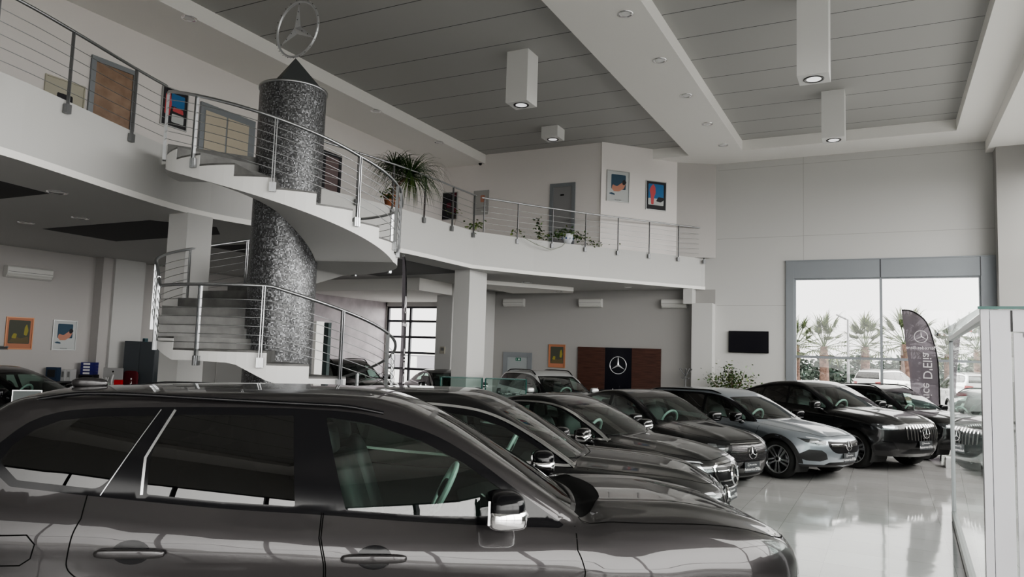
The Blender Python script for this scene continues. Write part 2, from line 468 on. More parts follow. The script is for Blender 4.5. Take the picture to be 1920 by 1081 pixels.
def make_car(root, S, c):
    """c: blueprint dictionary; every panel is a child of root"""
    st = c.get('step', .05); P0 = c['paint']
    xb, xa = S.xf + S.ra + .04, S.xr - S.ra - .04
    R_L = wrapray(xa, xb)
    cut = hspl(c['cut']); bot = hspl(c['bot'])
    # ---- openings of the greenhouse
    dlo = resample(c['dlo'], st * .7); dP = lift(S, R_SIDE, dlo)
    def screen(wp, hwb, hwt, k, sg, mb, mt):
        (x0, z0), (x1, z1) = wp; L = math.hypot(x1 - x0, z1 - z0); e = np.array([(x1 - x0) / L, 0, (z1 - z0) / L]); n = np.array([e[2] * sg, 0, abs(e[0])])
        ray = planar(tuple(-n), (0, 1, 0), tuple(e)); v0 = x0 * e[0] + z0 * e[2]
        A = [(y, v0 + mb + k * y * y * abs(e[0])) for y in np.linspace(-hwb, hwb, 21)]
        B = [(y, v0 + L - mt + k * y * y * abs(e[0]) * .6) for y in np.linspace(hwt, -hwt, 21)]
        poly = rpoly(A + B, .06, 3); poly = resample(poly, st * .8)
        return ray, poly, lift(S, ray, poly)
    wr, wpoly, wP = screen(S.ws, *c['wsw'], S.wsk, 1, c.get('wsb', .03), c.get('wst', .04))
    rr_, rpoly_, rP = screen(S.rw, *c['rww'], S.rwk, -1, c.get('rwb', .05), c.get('rwt', .05))
    # ---- lower body
    us = np.linspace(R_L.u0, R_L.u1, 140); top = [(u, float(cut(u))) for u in us]; bt = [(u, float(bot(u))) for u in us]
    outer = resample(bt, st * .7, False) + resample([(R_L.u1, top[-1][1] - 1e-4), top[-1]][:1], 1, False) + resample(top[::-1], st * .7, False)
    outer = [bt[0]] + resample(bt, st * .7, False)[1:] + resample([bt[-1], top[-1]], st * .7, False)[1:] + resample(top[::-1], st * .7, False)[1:] + resample([top[0], bt[0]], st * .7, False)[1:-1]
    um = R_L.u1 - 1e-3
    def toL(P): q = R_L.inv(np.asarray(P)); q[:, 0] = np.clip(q[:, 0], R_L.u0 + 1e-3, um); return [tuple(v) for v in q]
    regs = []; order = []
    for xc in (S.xf, S.xr):
        regs.append(('arch', [(xc + S.ra * math.cos(a), max(S.R + S.ra * math.sin(a), -1)) for a in np.linspace(0, 2 * PI, 48, endpoint=False)]))
    for nm, spec in c.get('front', []):
        regs.append((nm, toL(lift(S, R_FRONT, resample(spec, st * .6)))))
    for nm, spec in c.get('lamps', []):
        P = [tuple(p) for p in spec]; dx, dy = c.get('lampdir', (-1, -.75)); ray = diag(dx, dy)
        uv = ray.inv(np.array(P)); regs.append((nm, toL(lift(S, ray, resample([tuple(q) for q in uv], st * .6)))))
    for nm, spec in c.get('rear', []):
        regs.append((nm, toL(lift(S, R_REAR, resample(spec, st * .6)))))
    for nm, spec in c.get('side', []): regs.append((nm, spec))
    for i, d in enumerate(c['doors']): regs.append(('door%d' % i, d))
    Lp = Patch(S, R_L, st, regs, outer, raw_outer=True)
    # ---- top
    tl = lift(S, R_L, resample(top, st * .7, False)); tl[:, 1] = np.abs(tl[:, 1])
    loop = loop_xy(tl) + [(x, -y) for x, y in loop_xy(tl)[::-1] if y > 1e-3]
    dl = loop_xy(dP); dr = [(x, -y) for x, y in dl]
    tregs = [('o', loop_xy(wP)), ('o', loop_xy(rP)), ('o', dl), ('o', dr)] + [('hood', c['hood'])] + list(c.get('topregs', []))
    Tp = Patch(S, R_TOP, st, tregs, loop, raw_outer=True, pre=('o',))
    body = Acc(); body.add(Lp.get(None), P0).add(Lp.get(None, True), P0).add(Tp.get(None), P0)
    lining = Acc()
    for g in (Tp.get(None, off=-.05), Lp.get(None, off=-.05), Lp.get(None, True, off=-.05)): lining.add(g, LIN, True)
    lower = c.get('lowmat', SAT)
    for nm in ('low', ):
        if nm in Lp.names:
            for mi in (False, True): body.add(Lp.get(nm, mi), lower)
    for nm, _ in c.get('topregs', []): body.add(Tp.get(nm), c['topmat'])
    # seams: thin dark lines just above the skin
    def rib(ray, line, w, m, acc, off=.0012, both=True, closed=False, stp=None):
        l, r = ribbon(resample(line, .04, closed), w, closed)
        if closed:
            q = Patch.__new__(Patch); poly = None
            n = len(l); uv = np.array(l + r); O, D = ray(uv); P, h = S.cast(O, D); N = S.normal(P)
            t = np.array([(i, (i + 1) % n, n + (i + 1) % n) for i in range(n)] + [(i, n + (i + 1) % n, n + i) for i in range(n)])
        else:
            n = len(l); uv = np.array(l + r); O, D = ray(uv); P, h = S.cast(O, D); N = S.normal(P)
            t = np.array([(i, i + 1, n + i + 1) for i in range(n - 1)] + [(i, n + i + 1, n + i) for i in range(n - 1)])
        a, b, e = P[t[:, 0]], P[t[:, 1]], P[t[:, 2]]
        fl = ((np.cross(b - a, e - a)) * N[t].mean(1)).sum(1) < 0; t[fl] = t[fl][:, [0, 2, 1]]
        P2 = P + N * off; acc.add((P2, N, t), m)
        if both:
            Pm = P2.copy(); Nm = N.copy(); Pm[:, 1] *= -1; Nm[:, 1] *= -1; acc.add((Pm, Nm, t[:, [0, 2, 1]]), m)
    gw = c.get('gapw', .008)
    for d in c['doors']:
        q = resample(d, .03); tp = [z > float(cut(x)) - .05 for x, z in q]; n = len(q)
        k0 = next(i for i in range(n) if tp[i - 1] and not tp[i]); q = [q[(k0 + i) % n] for i in range(n) if not tp[(k0 + i) % n]]
        ext = lambda p: [(p[0], float(S.f_belt(p[0])) + .004)]
        rib(R_SIDE, ext(q[0]) + q + ext(q[-1]), gw, GAP, body)
    for ln in c.get('seams', []): rib(R_L, ln, gw, GAP, body)
    for ln in c.get('tseams', []): rib(R_TOP, ln, gw, GAP, body, both=False)
    rib(R_TOP, c['hood'], gw, GAP, body, both=False, closed=True)
    for ln, w, m in c.get('ribs', []): rib(R_L, ln, w, m, body, off=.003)
    bo = body.build('body_shell', root)
    lining.build('cabin_lining', root)
    Acc().add(Tp.get('hood'), P0).build('hood', root)
    for i in range(len(c['doors'])):
        for mi in (False, True):
            d = Acc().add(Lp.get('door%d' % i, mi), P0).add(Lp.get('door%d' % i, mi, off=-.05), LIN, True).build('door', root)
            if i < len(c['handles']):
                hx, hz, hl = c['handles'][i]; y = float(lift(S, R_SIDE, [(hx, hz)])[0][1]); s = -1 if mi else 1
                h = MB(); superell(h, (hx, s * (y + .022), hz), (hl / 2, .018, .024), P0 if not c.get('chrh') else CHR, .55)
                h.build('door_handle', d)
                k = Acc(); q = Patch(S, R_SIDE, .03, [], [(hx + hl * .27 * math.cos(a), hz + .062 * math.sin(a)) for a in np.linspace(0, 2 * PI, 20, endpoint=False)], raw_outer=True)
                k.add(q.get(None, mi, off=.0015), c.get('cupmat', BLK)); k.build('handle_recess_shade', d)  # flat dark ellipse painting the shade inside the handle cup
    # ---- glass
    frame = Acc(); Dp = Patch(S, R_SIDE, st, [('p%d' % i, p) for i, (p, _) in enumerate(c['panes'])], dlo, raw_outer=True)
    for mi in (False, True):
        frame.add(Dp.get(None, mi), BLK)
        frame.add(Dp.get(None, mi, off=-.02), LIN, True)
        for i, (_, tint) in enumerate(c['panes']):
            Acc().add(Dp.get('p%d' % i, mi), GL_DRK if tint == 'dark' else GL_CLR).build('side_window', root)
    if c.get('chrome'): 
        tr = Acc(); rib(R_SIDE, inset(c['dlo'], .016), .022, CHR, tr, off=.004, closed=True); tr.build('window_trim', root)
    for ln, w in c.get('pillarstrips', []): rib(R_SIDE, ln, w, ALU, frame, off=.003)
    Wp = Patch(S, wr, st, [('g', inset(wpoly, .035))], wpoly, raw_outer=True)
    Acc().add(Wp.get('g'), GL_WS).build('windshield', root); frame.add(Wp.get(None), BLK)
    Rp = Patch(S, rr_, st, [('g', inset(rpoly_, .04))], rpoly_, raw_outer=True)
    Acc().add(Rp.get('g'), GL_DRK if c['panes'][-1][1] == 'dark' else GL_CLR).build('rear_window', root); frame.add(Rp.get(None), BLK)
    frame.build('window_frame', root)
    # ---- lamps and grille
    for nm, part, m in (('head', 'headlight', LAMP), ('tail', 'taillight', RED), ('fog', 'bumper_vent', c.get('ventmat', SAT))):
        if nm in Lp.names:
            for mi in (False, True):
                o = Acc().add(Lp.get(nm, mi), m).build(part, root)
                if nm == 'head':
                    dx, dy = c.get('lampdir', (-1, -.75)); ray = diag(dx, dy); g = Acc()
                    for poly, mm in c.get('lampart', []):
                        uv = [tuple(q) for q in ray.inv(np.array([tuple(p) for p in poly]))]
                        q = Patch(S, ray, .03, [], uv, raw_outer=True); g.add(q.get(None, mi, off=.004), mm)
                    g.build('lamp_optics', o)
                if nm == 'fog' and c.get('ventart'): c['ventart'](S, o, mi)
    if 'grille' in Lp.names:
        g = Acc().add(Lp.get('grille'), GRILL).add(Lp.get('grille', True), GRILL).build('grille', root)
        c['grilleart'](S, g, rib)
    if 'intake' in Lp.names:
        Acc().add(Lp.get('intake'), GRILL).add(Lp.get('intake', True), GRILL).build('lower_intake', root)
    # ---- arches, belly, wheels
    und = MB()
    for xc in (S.xf, S.xr):
        for s in (-1, 1):
            yo = s * (float(S.f_plan(xc)) - .03); yi = s * .5
            und.lathe([(S.ra + .012, yo + s * .012), (S.ra + .03, yi), (.0001, yi)], RUB, 28, (xc, 0, S.R), 'y', -.5, PI + .5)
    bl = lift(S, R_L, resample(bt, .12, False)); bl = bl[np.abs(S.F(bl)) < 3e-3]; bl[:, 1] = np.abs(bl[:, 1]) - .012
    pl = [(p[0], p[1], p[2] + .01) for p in bl] + [(p[0], -p[1], p[2] + .01) for p in bl[::-1]]
    und.add(pl, [tuple(range(len(pl)))], RUB)
    if c.get('cladding'):
        cl = Acc()
        A0 = math.asin((S.zs + .06 - S.R) / (S.ra + .03))
        for xc in (S.xf, S.xr):
            ln = [(xc + (S.ra + .03) * math.cos(a), S.R + (S.ra + .03) * math.sin(a)) for a in np.linspace(A0, PI - A0, 40)]
            rib(R_L, ln, .075, c['cladding'], cl, off=.004)
        cl.build('wheel_arch_cladding', root)
    und.build('underbody', root)
    w = make_wheel('wheel', S.R, c.get('tw', .235), S.R * .7, root, dark=c.get('darkrim', False), spokes=c.get('spokes', 5))
    yt = float(S.f_plan(S.xf)) - c.get('tw', .235) / 2 - .018
    for i, (x, s) in enumerate(((S.xf, -1), (S.xf, 1), (S.xr, -1), (S.xr, 1))):
        o = w if i == 0 else copy_tree(w, root)
        o.location = (x, s * yt, S.R); o.rotation_euler = (0, random.random(), PI if s > 0 else 0)
    # ---- mirrors
    mx, mz = c['mirror']; y0 = float(lift(S, R_SIDE, [(mx + .02, mz - .06)])[0][1]); ra_, rb_, rc_ = c.get('mirr', (.085, .125, .080))
    for s in (-1, 1):
        M = Matrix.Rotation(s * -.12, 3, 'Z'); yc = s * (y0 + .06 + rb_)
        m = MB(); superell(m, (mx, yc, mz + .02), (ra_, rb_, rc_), c.get('mirmat', P0), .62, 24, 14, M=M)
        m.box((mx - ra_ * .98, yc, mz + .015), (.012, rb_ * 1.6, rc_ * 1.35), mat('mirror_glass', (.5, .5, .5), .03, 1), s * -.12)
        o = m.build('side_mirror', root)
        k = MB(); lo_ = c.get('mirlow', BLK)
        if lo_ is CHR: superell(k, (mx + .004, yc, mz - .018), (ra_ * 1.03, rb_ * 1.03, rc_ * .66), CHR, .5, 24, 10, M=M)
        else: superell(k, (mx, yc, mz - .045), (ra_ * .95, rb_ * .95, .022), lo_, .6)
        k.build('mirror_trim', o); k = MB()
        k.tube([(mx + .05, s * (y0 - .03), mz - .10), (mx + .02, s * (y0 + .09), mz - .065)], .036, BLK, 10); k.build('mirror_foot', o)
    # ---- cabin
    sx = c.get('seatx', .1); sz = c.get('seatz', .55); lo = c.get('lo', .42)
    for s in (-1, 1):
        b = MB(); superell(b, (sx + .05, s * .37, sz - .02), (.27, .25, .10), LEA, .5)
        superell(b, (sx - .28, s * .37, sz + .30), (.10, .24, .36), LEA, .5, M=Matrix.Rotation(-.32, 3, 'Y'))
        superell(b, (sx - .44, s * .37, sz + .70), (.06, .13, .10), c.get('headrest', LEA), .5, M=Matrix.Rotation(-.2, 3, 'Y'))
        b.build('front_seat', root)
    b = MB(); rx = sx - .95
    superell(b, (rx + .15, 0, sz - .05), (.25, .62, .1), LEA, .4); superell(b, (rx - .15, 0, sz + .25), (.1, .62, .34), LEA, .4, M=Matrix.Rotation(-.35, 3, 'Y'))
    for s in (-.38, 0, .38): superell(b, (rx - .30, s, sz + .62), (.05, .12, .08), LEA, .5)
    b.build('rear_seat', root)
    b = MB(); dx = S.ws[0][0]; dz = S.ws[0][1]
    hwd = float(S.f_yb(dx)) - .06
    b.prism_ax([(dx - .02, dz - .04), (dx - .55, dz - .06), (dx - .75, dz - .12), (dx - .72, dz - .4), (dx - .1, dz - .4)], -hwd, hwd, LIN)
    b.bb(dx - 2.9, dx - .3, -.12, .12, .3, sz + .0, LIN); b.bb(dx - 3.3, dx, -.7, .7, S.zs + .03, S.zs + .06, LIN)
    b.build('dashboard', root)
    b = MB(); M = Matrix.Translation((dx - .86, .37, dz - .04)) @ Matrix.Rotation(.45, 4, 'Y') @ Matrix.Scale(c.get('swk', 1), 4)
    a = MB(); a.lathe([(.185 + .024 * math.cos(q), .021 * math.sin(q)) for q in np.linspace(0, 2 * PI, 9)], c.get('swmat', SAT), 32, ax='x')
    superell(a, (0, 0, 0), (.03, .07, .07), SAT, .6); a.box((0, 0, 0), (.02, .34, .04), SAT); a.box((0, 0, -.09), (.02, .04, .18), SAT)
    a.xf(M); b.v, b.f, b.m, b.mats, b.sm = a.v, a.f, a.m, a.mats, a.sm; b.build('steering_wheel', root)
    # ---- plate
    if 'plate' in c:
        px_, pz, pw, ph, tilt = c['plate']
        x = float(lift(S, R_FRONT, [(0, pz)])[0][0]) + .03 + px_
        b = MB(); b.box((0, 0, 0), (.012, pw, ph), PLATE, M=Matrix.Rotation(-tilt, 3, 'Y')); o = b.build('number_plate', root, .002); o.location = (x, 0, pz)
        T = Matrix.Rotation(-tilt, 4, 'Y') @ Matrix.Translation((.0075, 0, 0)) @ Matrix.Rotation(PI / 2, 4, 'Z') @ Matrix.Rotation(PI / 2, 4, 'X')
        a = text_mesh("Autoservice D'Elia", ph * .42, WHT, .0004, sx=.78); a.transform(T @ Matrix.Translation((0, -ph * .2, 0)))
        link('lettering', a, o)
        a = text_mesh("Mercedes-Benz", ph * .22, WHT, .0004, sx=.8); a.transform(T @ Matrix.Translation((ph * .15, ph * .24, 0))); link('lettering', a, o)
        b = MB(); star_mb(b, ph * .17, WHT, Matrix.Rotation(-tilt, 4, 'Y') @ Matrix.Translation((.009, -pw * .26, ph * .22)) @ Matrix.Rotation(PI / 2, 4, 'Z'), thick=.02); b.build('emblem', o)
    return dict(L=R_L, Lp=Lp, Tp=Tp, rib=rib, dP=dP)
def bonnet_star(S, parent, z, R, tilt=.1, x=None, m=None):
    if x is None: x = float(lift(S, R_FRONT, [(0, z)])[0][0]) + .015
    b = MB(); star_mb(b, R, m or CHR, Matrix.Translation((x, 0, z)) @ Matrix.Rotation(-tilt, 4, 'Y') @ Matrix.Rotation(PI / 2, 4, 'Z'), ring=.13, thick=.2); b.build('emblem', parent)
def roof_rails(S, root, x0, x1, y, m, lift_=.045, r=.014):
    for s in (-1, 1):
        pts = [(x, s * (y + .02 * math.sin(PI * (x - x0) / (x1 - x0))), float(S.f_roof(x)) - S.rc * y * y) for x in np.linspace(x0, x1, 24)]
        P = lift(S, R_TOP, [(p[0], p[1]) for p in pts]); n = len(P)
        b = MB(); b.tube([(p[0], p[1], p[2] + lift_ * min(1, i / 2.5, (n - 1 - i) / 2.5) - .004) for i, p in enumerate(P)], r, m, 8); b.build('roof_rail', root)
def blueprint_xc():
    S = Shape(zs=.30, hw=0, xf=1.60, xr=-1.514, R=.37, ra=.425,
        plan=[(-2.45, .90), (-1.5, .955), (-.3, .965), (1.3, .962), (2.2, .945), (2.8, .90)],
        belt=[(-2.45, 1.24), (-1.5, 1.235), (-1.0, 1.20), (-.3, 1.158), (.4, 1.11), (1.2, 1.075), (2.6, 1.03)],
        deck=[(-2.45, 1.10), (-2.2, 1.2), (-1.9, 1.32), (-.5, 1.28), (.8, 1.22), (1.15, 1.16), (1.35, 1.13), (1.5, 1.155), (1.9, 1.15), (2.3, 1.095), (2.6, 1.01), (2.78, .91), (2.85, .85)],
        nose=[(.25, 2.70), (.4, 2.79), (.6, 2.85), (.8, 2.83), (.95, 2.77), (1.1, 2.62)],
        tail=[(.25, -2.30), (.45, -2.42), (.8, -2.44), (1.0, -2.42), (1.25, -2.36)],
        yb=[(-2.4, .80), (-1.6, .862), (-.5, .88), (.6, .872), (1.3, .828), (1.7, .78)], tum=.25, tc=.33,
        ws=((1.42, 1.10), (.42, 1.70)), wsk=.20, rw=((-2.28, 1.22), (-2.02, 1.66)), rwk=.12,
        roof=[(-2.2, 1.715), (-1.6, 1.755), (-.9, 1.785), (-.3, 1.79), (.2, 1.765), (.6, 1.69), (1.0, 1.55)], rc=.07, crown=.075, nk=.46, npw=3.4, tk=.22, flare=.02, domey=.5,
        sect=[(-.15, .13), (0, .05), (.10, .012), (.25, .0), (.42, .012), (.55, .020), (.66, .008), (.73, .001), (.79, .007), (.86, .026), (.93, .054), (1.0, .088), (1.12, .18), (1.4, .35)])
    top = [(-1.93, 1.40), (-1.84, 1.50), (-1.74, 1.59), (-1.60, 1.645), (-1.40, 1.668), (-1.05, 1.682), (-.55, 1.69), (-.25, 1.685), (.05, 1.662), (.40, 1.575), (.65, 1.455), (.89, 1.295), (1.04, 1.19), (1.20, 1.085)]
    bot = [(1.17, 1.072), (.42, 1.102), (-.14, 1.14), (-.69, 1.172), (-1.27, 1.222), (-1.75, 1.268)]
    dlo = curve(top, .06) + curve(bot, .08)
    dlo = rpoly(dlo, .01, 2)
    q = lambda *p: rpoly(p, .012, 3)
    panes = [
        (q((-.175, 1.645, .02), (.08, 1.612), (.38, 1.522), (.62, 1.41), (.85, 1.265), (.98, 1.165), (1.0, 1.128, .01), (.42, 1.135), (-.02, 1.165)), 'clear'),
        (q((-1.035, 1.625), (-.96, 1.645), (-.355, 1.65), (-.29, 1.182), (-.69, 1.205), (-1.06, 1.238), (-1.075, 1.42)), 'dark'),
        (q((-1.10, 1.635), (-1.40, 1.625), (-1.58, 1.602), (-1.70, 1.55), (-1.79, 1.47), (-1.83, 1.39), (-1.72, 1.30), (-1.31, 1.262, .05), (-1.26, 1.31)), 'dark'),
    ]
    d0 = rpoly([(-.155, 1.10), (-.10, .90), (-.10, .42), (.0, .36), (1.10, .36), (1.15, .5), (1.21, .68), (1.31, .84), (1.275, .95), (1.22, 1.03)], .04)
    d1 = rpoly([(-.165, 1.10), (-.11, .90), (-.11, .42), (-.2, .36), (-1.02, .36), (-1.06, .5), (-1.15, .68), (-1.40, .88), (-1.38, 1.06), (-1.34, 1.16), (-1.0, 1.14)], .04)
    hood = [(1.28, 0), (1.22, .5), (1.12, .79)]
    hood = curve([(1.56, -.0), (1.52, .35), (1.40, .62), (1.30, .755), (1.36, .80), (1.6, .82), (2.1, .80), (2.5, .72), (2.70, .45), (2.74, 0)], .08)
    hood = hood + [(x, -y) for x, y in hood[::-1][1:-1]]
    c = dict(step=.035, paint=paint('dark_grey_metallic_paint', (.030, .028, .029), .55, .32), dlo=dlo, panes=panes, doors=[d0, d1], handles=[(.15, .935, .35), (-1.085, .962, .35)], hood=hood,
        cut=[(-2.9, .98), (-2.4, 1.0), (-1.5, 1.19), (-1.0, 1.155), (-.3, 1.115), (.4, 1.07), (1.0, 1.04), (1.3, 1.02), (1.9, .99), (2.4, .93), (2.7, .88), (3.1, .86)],
        bot=[(-3, .34), (-1.6, .31), (1.6, .31), (2.8, .30)],
        wsw=(.70, .585), rww=(.66, .56), wsb=.04, wst=.05, gapw=.0065,
        front=[('grille', rpoly([(0, .80), (.42, .79), (.46, .78), (.40, .56), (0, .55)], .04)), ('intake', rpoly([(0, .50), (.5, .50), (.56, .40), (0, .37)], .03))],
        lamps=[('head', [(2.78, .50, .745), (2.68, .72, .76), (2.40, .92, .80), (2.33, .95, .79), (2.46, .92, .70), (2.70, .72, .64), (2.80, .50, .64)])],
        lampart=[([(2.76, .57, .70), (2.66, .70, .71), (2.56, .82, .72), (2.56, .82, .70), (2.66, .72, .68), (2.76, .57, .67)], LAMPW)],
        rear=[('tail', rpoly([(.62, .99), (.85, .99), (.86, .80), (.66, .78)], .03))],
        side=[('low', [(-1.1, .28), (1.06, .28), (1.06, .40), (-1.1, .40)])],
        seams=[[(-1.75, 1.04), (-1.60, 1.045), (-1.555, 1.0), (-1.57, .93), (-1.62, .895), (-1.75, .89)]],
        tseams=[], topregs=[('cowl', [(1.385 - .2 * y * y, y) for y in np.linspace(-.70, .70, 17)] + [(1.345, .775), (1.555 - .19 * .66 ** 2, .72)] + [(1.575 - .20 * y * y, y) for y in np.linspace(.62, -.62, 15)] + [(1.555 - .19 * .66 ** 2, -.72), (1.345, -.775)])], topmat=GAP,
        ribs=[([(-1.05, .52), (1.05, .50)], .03, CHR)], pillarstrips=[([(-1.0, 1.668), (-1.10, 1.42), (-1.085, 1.235)], .014), ([(-1.075, 1.668), (-1.29, 1.23)], .005)],
        mirror=(.83, 1.195), ms=1.0, mirr=(.105, .135, .092), mirmat=None, seatx=.25, seatz=.78, swmat=LEAG, headrest=LEA, darkrim=True, tw=.27,
        grilleart=lambda S, g, rib: None)
    c['mirmat'] = BLK; c['mirlow'] = CHR
    return S, c
NICK2 = mat('grille_pin_alloy', (.30, .28, .29), .35, .8)
PB = lambda: paint('black_car_paint', (.004, .004, .0045), .0, .3)
def art_bars(S, g, rib, kind, zc, hw, h, R, m=None):
    """star and bars on a grille of half width hw and height h round zc"""
    acc = Acc(); m = m or CHR
    if kind == 'wing':      # one split horizontal wing
        rib(R_FRONT, [(R * 1.1, zc), (hw * .92, zc + .012)], .042, m, acc, off=.012); rib(R_FRONT, [(R * 1.3, zc), (hw * .55, zc + .008)], .012, GRILL, acc, off=.016)
    if kind == 'dots':
        rib(R_FRONT, [(R * 1.0, zc), (hw * .97, zc + .012)], .020, m, acc, off=.012)
        for j in range(-5, 6):
            for i in range(0, 26):
                y = .02 + i * .02 * (hw / .5) + (.01 if j % 2 else 0); z = zc + j * h / 12
                if y < hw * (.93 - .1 * abs(j) / 5) and math.hypot(y, z - zc) > R * 1.1 and abs(j) > 0: rib(R_FRONT, [(y - .003, z), (y + .003, z)], .006, NICK2, acc, off=.008)
    if kind == 'vert':
        n = 6
        for i in range(1, n + 1):
            y = (i - .45) / n * hw * .97; k = 1 - .22 * (i / n) ** 3
            rib(R_FRONT, [(y, zc - h * .47 * k), (y + .008, zc - h * .2), (y + .01, zc + h * .2), (y, zc + h * .46 * k)], .024, m, acc, off=.02)
    if kind == 'twin':
        for dz in (.055, -.055): rib(R_FRONT, [(R * .7, zc + dz), (hw * .95, zc + dz + .01)], .018, m, acc, off=.012)
    acc.build('grille_bars', g)
    if kind == 'vert':
        x = float(lift(S, R_FRONT, [(0, zc)])[0][0]); b = MB(); b.lathe([(.0001, .030), (R * 1.06, .026), (R * 1.1, .0)], BLK, 28, (x, 0, zc), 'x'); b.build('emblem_disc', g); bonnet_star(S, g, zc, R, .06, x + .045)
    else: bonnet_star(S, g, zc, R)
def merc(kind, step=.05, black=True, col=None):
    suv = kind in ('glecoupe', 'gle'); wag = kind == 'wagon'
    o = dict()
    if not suv:
        k = dict(zs=.20 if kind != 'wagon' else .25, xf=1.4325, xr=-1.4325, R=.335, ra=.375,
            plan=[(-2.4, .82), (-1.4, .895), (-.2, .905), (1.3, .905), (1.9, .885), (2.3, .85)],
            belt=[(-2.4, 1.02), (-1.5, 1.015), (-.8, .985), (0, .95), (1.0, .915), (2.2, .86)],
            nose=[(.2, 2.12), (.35, 2.22), (.5, 2.265), (.62, 2.255), (.72, 2.215), (.85, 2.08)],
            deck=[(-2.4, .90), (-1, 1.07), (.5, 1.02), (.85, .975), (1.1, .955), (1.5, .915), (1.85, .855), (2.08, .80), (2.2, .755), (2.3, .68)],
            yb=[(-2.3, .70), (-1.5, .79), (-.4, .83), (.5, .82), (1.0, .775), (1.3, .72)], tum=.46, ws=((.98, .95), (.18, 1.365)), wsk=.2, rc=.06, nk=.50, npw=2.8, tk=.35, crown=.085, dome=.016, domey=.40)
        cut_f = [(1.4, .80), (1.9, .735), (2.3, .70), (2.8, .68)]
    else:
        k = dict(zs=.30, xf=1.4675, xr=-1.4675, R=.385, ra=.435,
            plan=[(-2.5, .88), (-1.5, .985), (-.2, .985), (1.4, .985), (2.0, .965), (2.4, .93)],
            belt=[(-2.5, 1.22), (-1.5, 1.21), (-.8, 1.18), (0, 1.15), (1.0, 1.12), (2.2, 1.04)],
            nose=[(.3, 2.25), (.45, 2.35), (.6, 2.38), (.8, 2.37), (.93, 2.33), (1.05, 2.18)],
            deck=[(-2.5, 1.05), (-2.2, 1.15), (-1, 1.27), (.5, 1.22), (.88, 1.18), (1.15, 1.165), (1.6, 1.135), (2.0, 1.075), (2.2, 1.01), (2.32, .95), (2.4, .88)],
            yb=[(-2.4, .80), (-1.5, .88), (-.4, .905), (.5, .90), (1.0, .86), (1.3, .80)], tum=.40, ws=((1.02, 1.15), (.20, 1.60)), wsk=.2, rc=.06, nk=.46, npw=2.9, tk=.32, crown=.07, dome=.02, domey=.46, flare=.035)
        cut_f = [(1.4, 1.02), (1.9, .955), (2.3, .90), (2.85, .87)]
    if kind in ('sedan', 'coupe'):
        k.update(roof=[(-2.0, 1.12), (-1.5, 1.27), (-1.1, 1.37), (-.7, 1.425), (-.3, 1.445), (.05, 1.425), (.35, 1.36), (.7, 1.2)], rw=((-1.80, 1.02), (-.95, 1.37)),
            deck=[(-2.45, .97), (-2.1, 1.02), (-1.75, 1.04), (-1.4, 1.05), (-1, 1.07)] + k['deck'][2:], tail=[(.22, -2.22), (.5, -2.38), (.8, -2.40), (.95, -2.37), (1.1, -2.25)])
        dl = [(-1.62, 1.05), (-1.48, 1.13), (-1.28, 1.22), (-1.0, 1.30), (-.7, 1.345), (-.35, 1.365), (0, 1.345), (.28, 1.27), (.55, 1.145), (.78, 1.02), (.92, .93)]
        bt = [(.88, .925), (0, .965), (-.8, .995), (-1.35, 1.02)]
        qp = [[(-.95, 1.02), (-.90, 1.27), (-1.02, 1.255), (-1.28, 1.175), (-1.47, 1.075), (-1.42, 1.045)]]
        rear = [(-.90, 1.015), (-.30, .99), (-.35, 1.33), (-.68, 1.315), (-.86, 1.28)]
        o.update(rww=(.60, .50), rwb=.05, rwt=.06)
        cut_r = [(-2.9, .88), (-2.4, .90), (-2.0, .95), (-1.5, .955)]
    elif wag:
        k['deck'] = [(-2.45, .90), (-2.2, 1.0), (-1.9, 1.09)] + k['deck'][1:]
        k.update(roof=[(-2.1, 1.37), (-1.6, 1.425), (-1, 1.455), (-.4, 1.465), (.0, 1.44), (.35, 1.36), (.7, 1.2)], rw=((-2.40, .98), (-2.0, 1.36)), tail=[(.25, -2.28), (.5, -2.45), (.8, -2.46), (.95, -2.43), (1.1, -2.36)])
        dl = [(-1.98, 1.12), (-1.92, 1.22), (-1.80, 1.30), (-1.6, 1.345), (-1.2, 1.372), (-.7, 1.382), (-.35, 1.38), (0, 1.352), (.28, 1.275), (.55, 1.15), (.78, 1.022), (.92, .932)]
        bt = [(.88, .925), (0, .965), (-.8, .995), (-1.4, 1.02), (-1.9, 1.045)]
        qp = [[(-1.02, 1.03), (-1.0, 1.34), (-1.3, 1.335), (-1.6, 1.31), (-1.8, 1.26), (-1.90, 1.16), (-1.86, 1.08)]]
        rear = [(-.96, 1.025), (-.30, .99), (-.35, 1.345), (-.94, 1.345)]
        o.update(rww=(.62, .52), rwb=.05, rwt=.05)
        cut_r = [(-2.9, .86), (-2.4, .88), (-2.0, .93), (-1.5, .955)]
    elif kind == 'glecoupe':
        k.update(roof=[(-2.2, 1.32), (-1.7, 1.48), (-1.2, 1.60), (-.7, 1.675), (-.3, 1.695), (.05, 1.68), (.4, 1.60), (.8, 1.4)], rw=((-2.32, 1.22), (-1.45, 1.54)), tail=[(.3, -2.3), (.6, -2.44), (.9, -2.46), (1.1, -2.44), (1.25, -2.36)])
        dl = [(-1.85, 1.27), (-1.68, 1.37), (-1.45, 1.45), (-1.1, 1.53), (-.7, 1.58), (-.35, 1.595), (0, 1.575), (.28, 1.50), (.55, 1.37), (.78, 1.24), (.95, 1.14)]
        bt = [(.90, 1.13), (0, 1.165), (-.8, 1.195), (-1.4, 1.225), (-1.75, 1.245)]
        qp = [[(-1.08, 1.225), (-1.02, 1.495), (-1.2, 1.465), (-1.45, 1.40), (-1.65, 1.32), (-1.7, 1.275)]]
        rear = [(-1.03, 1.22), (-.30, 1.19), (-.35, 1.555), (-.7, 1.545), (-.98, 1.50)]
        o.update(rww=(.68, .56), rwb=.05, rwt=.06)
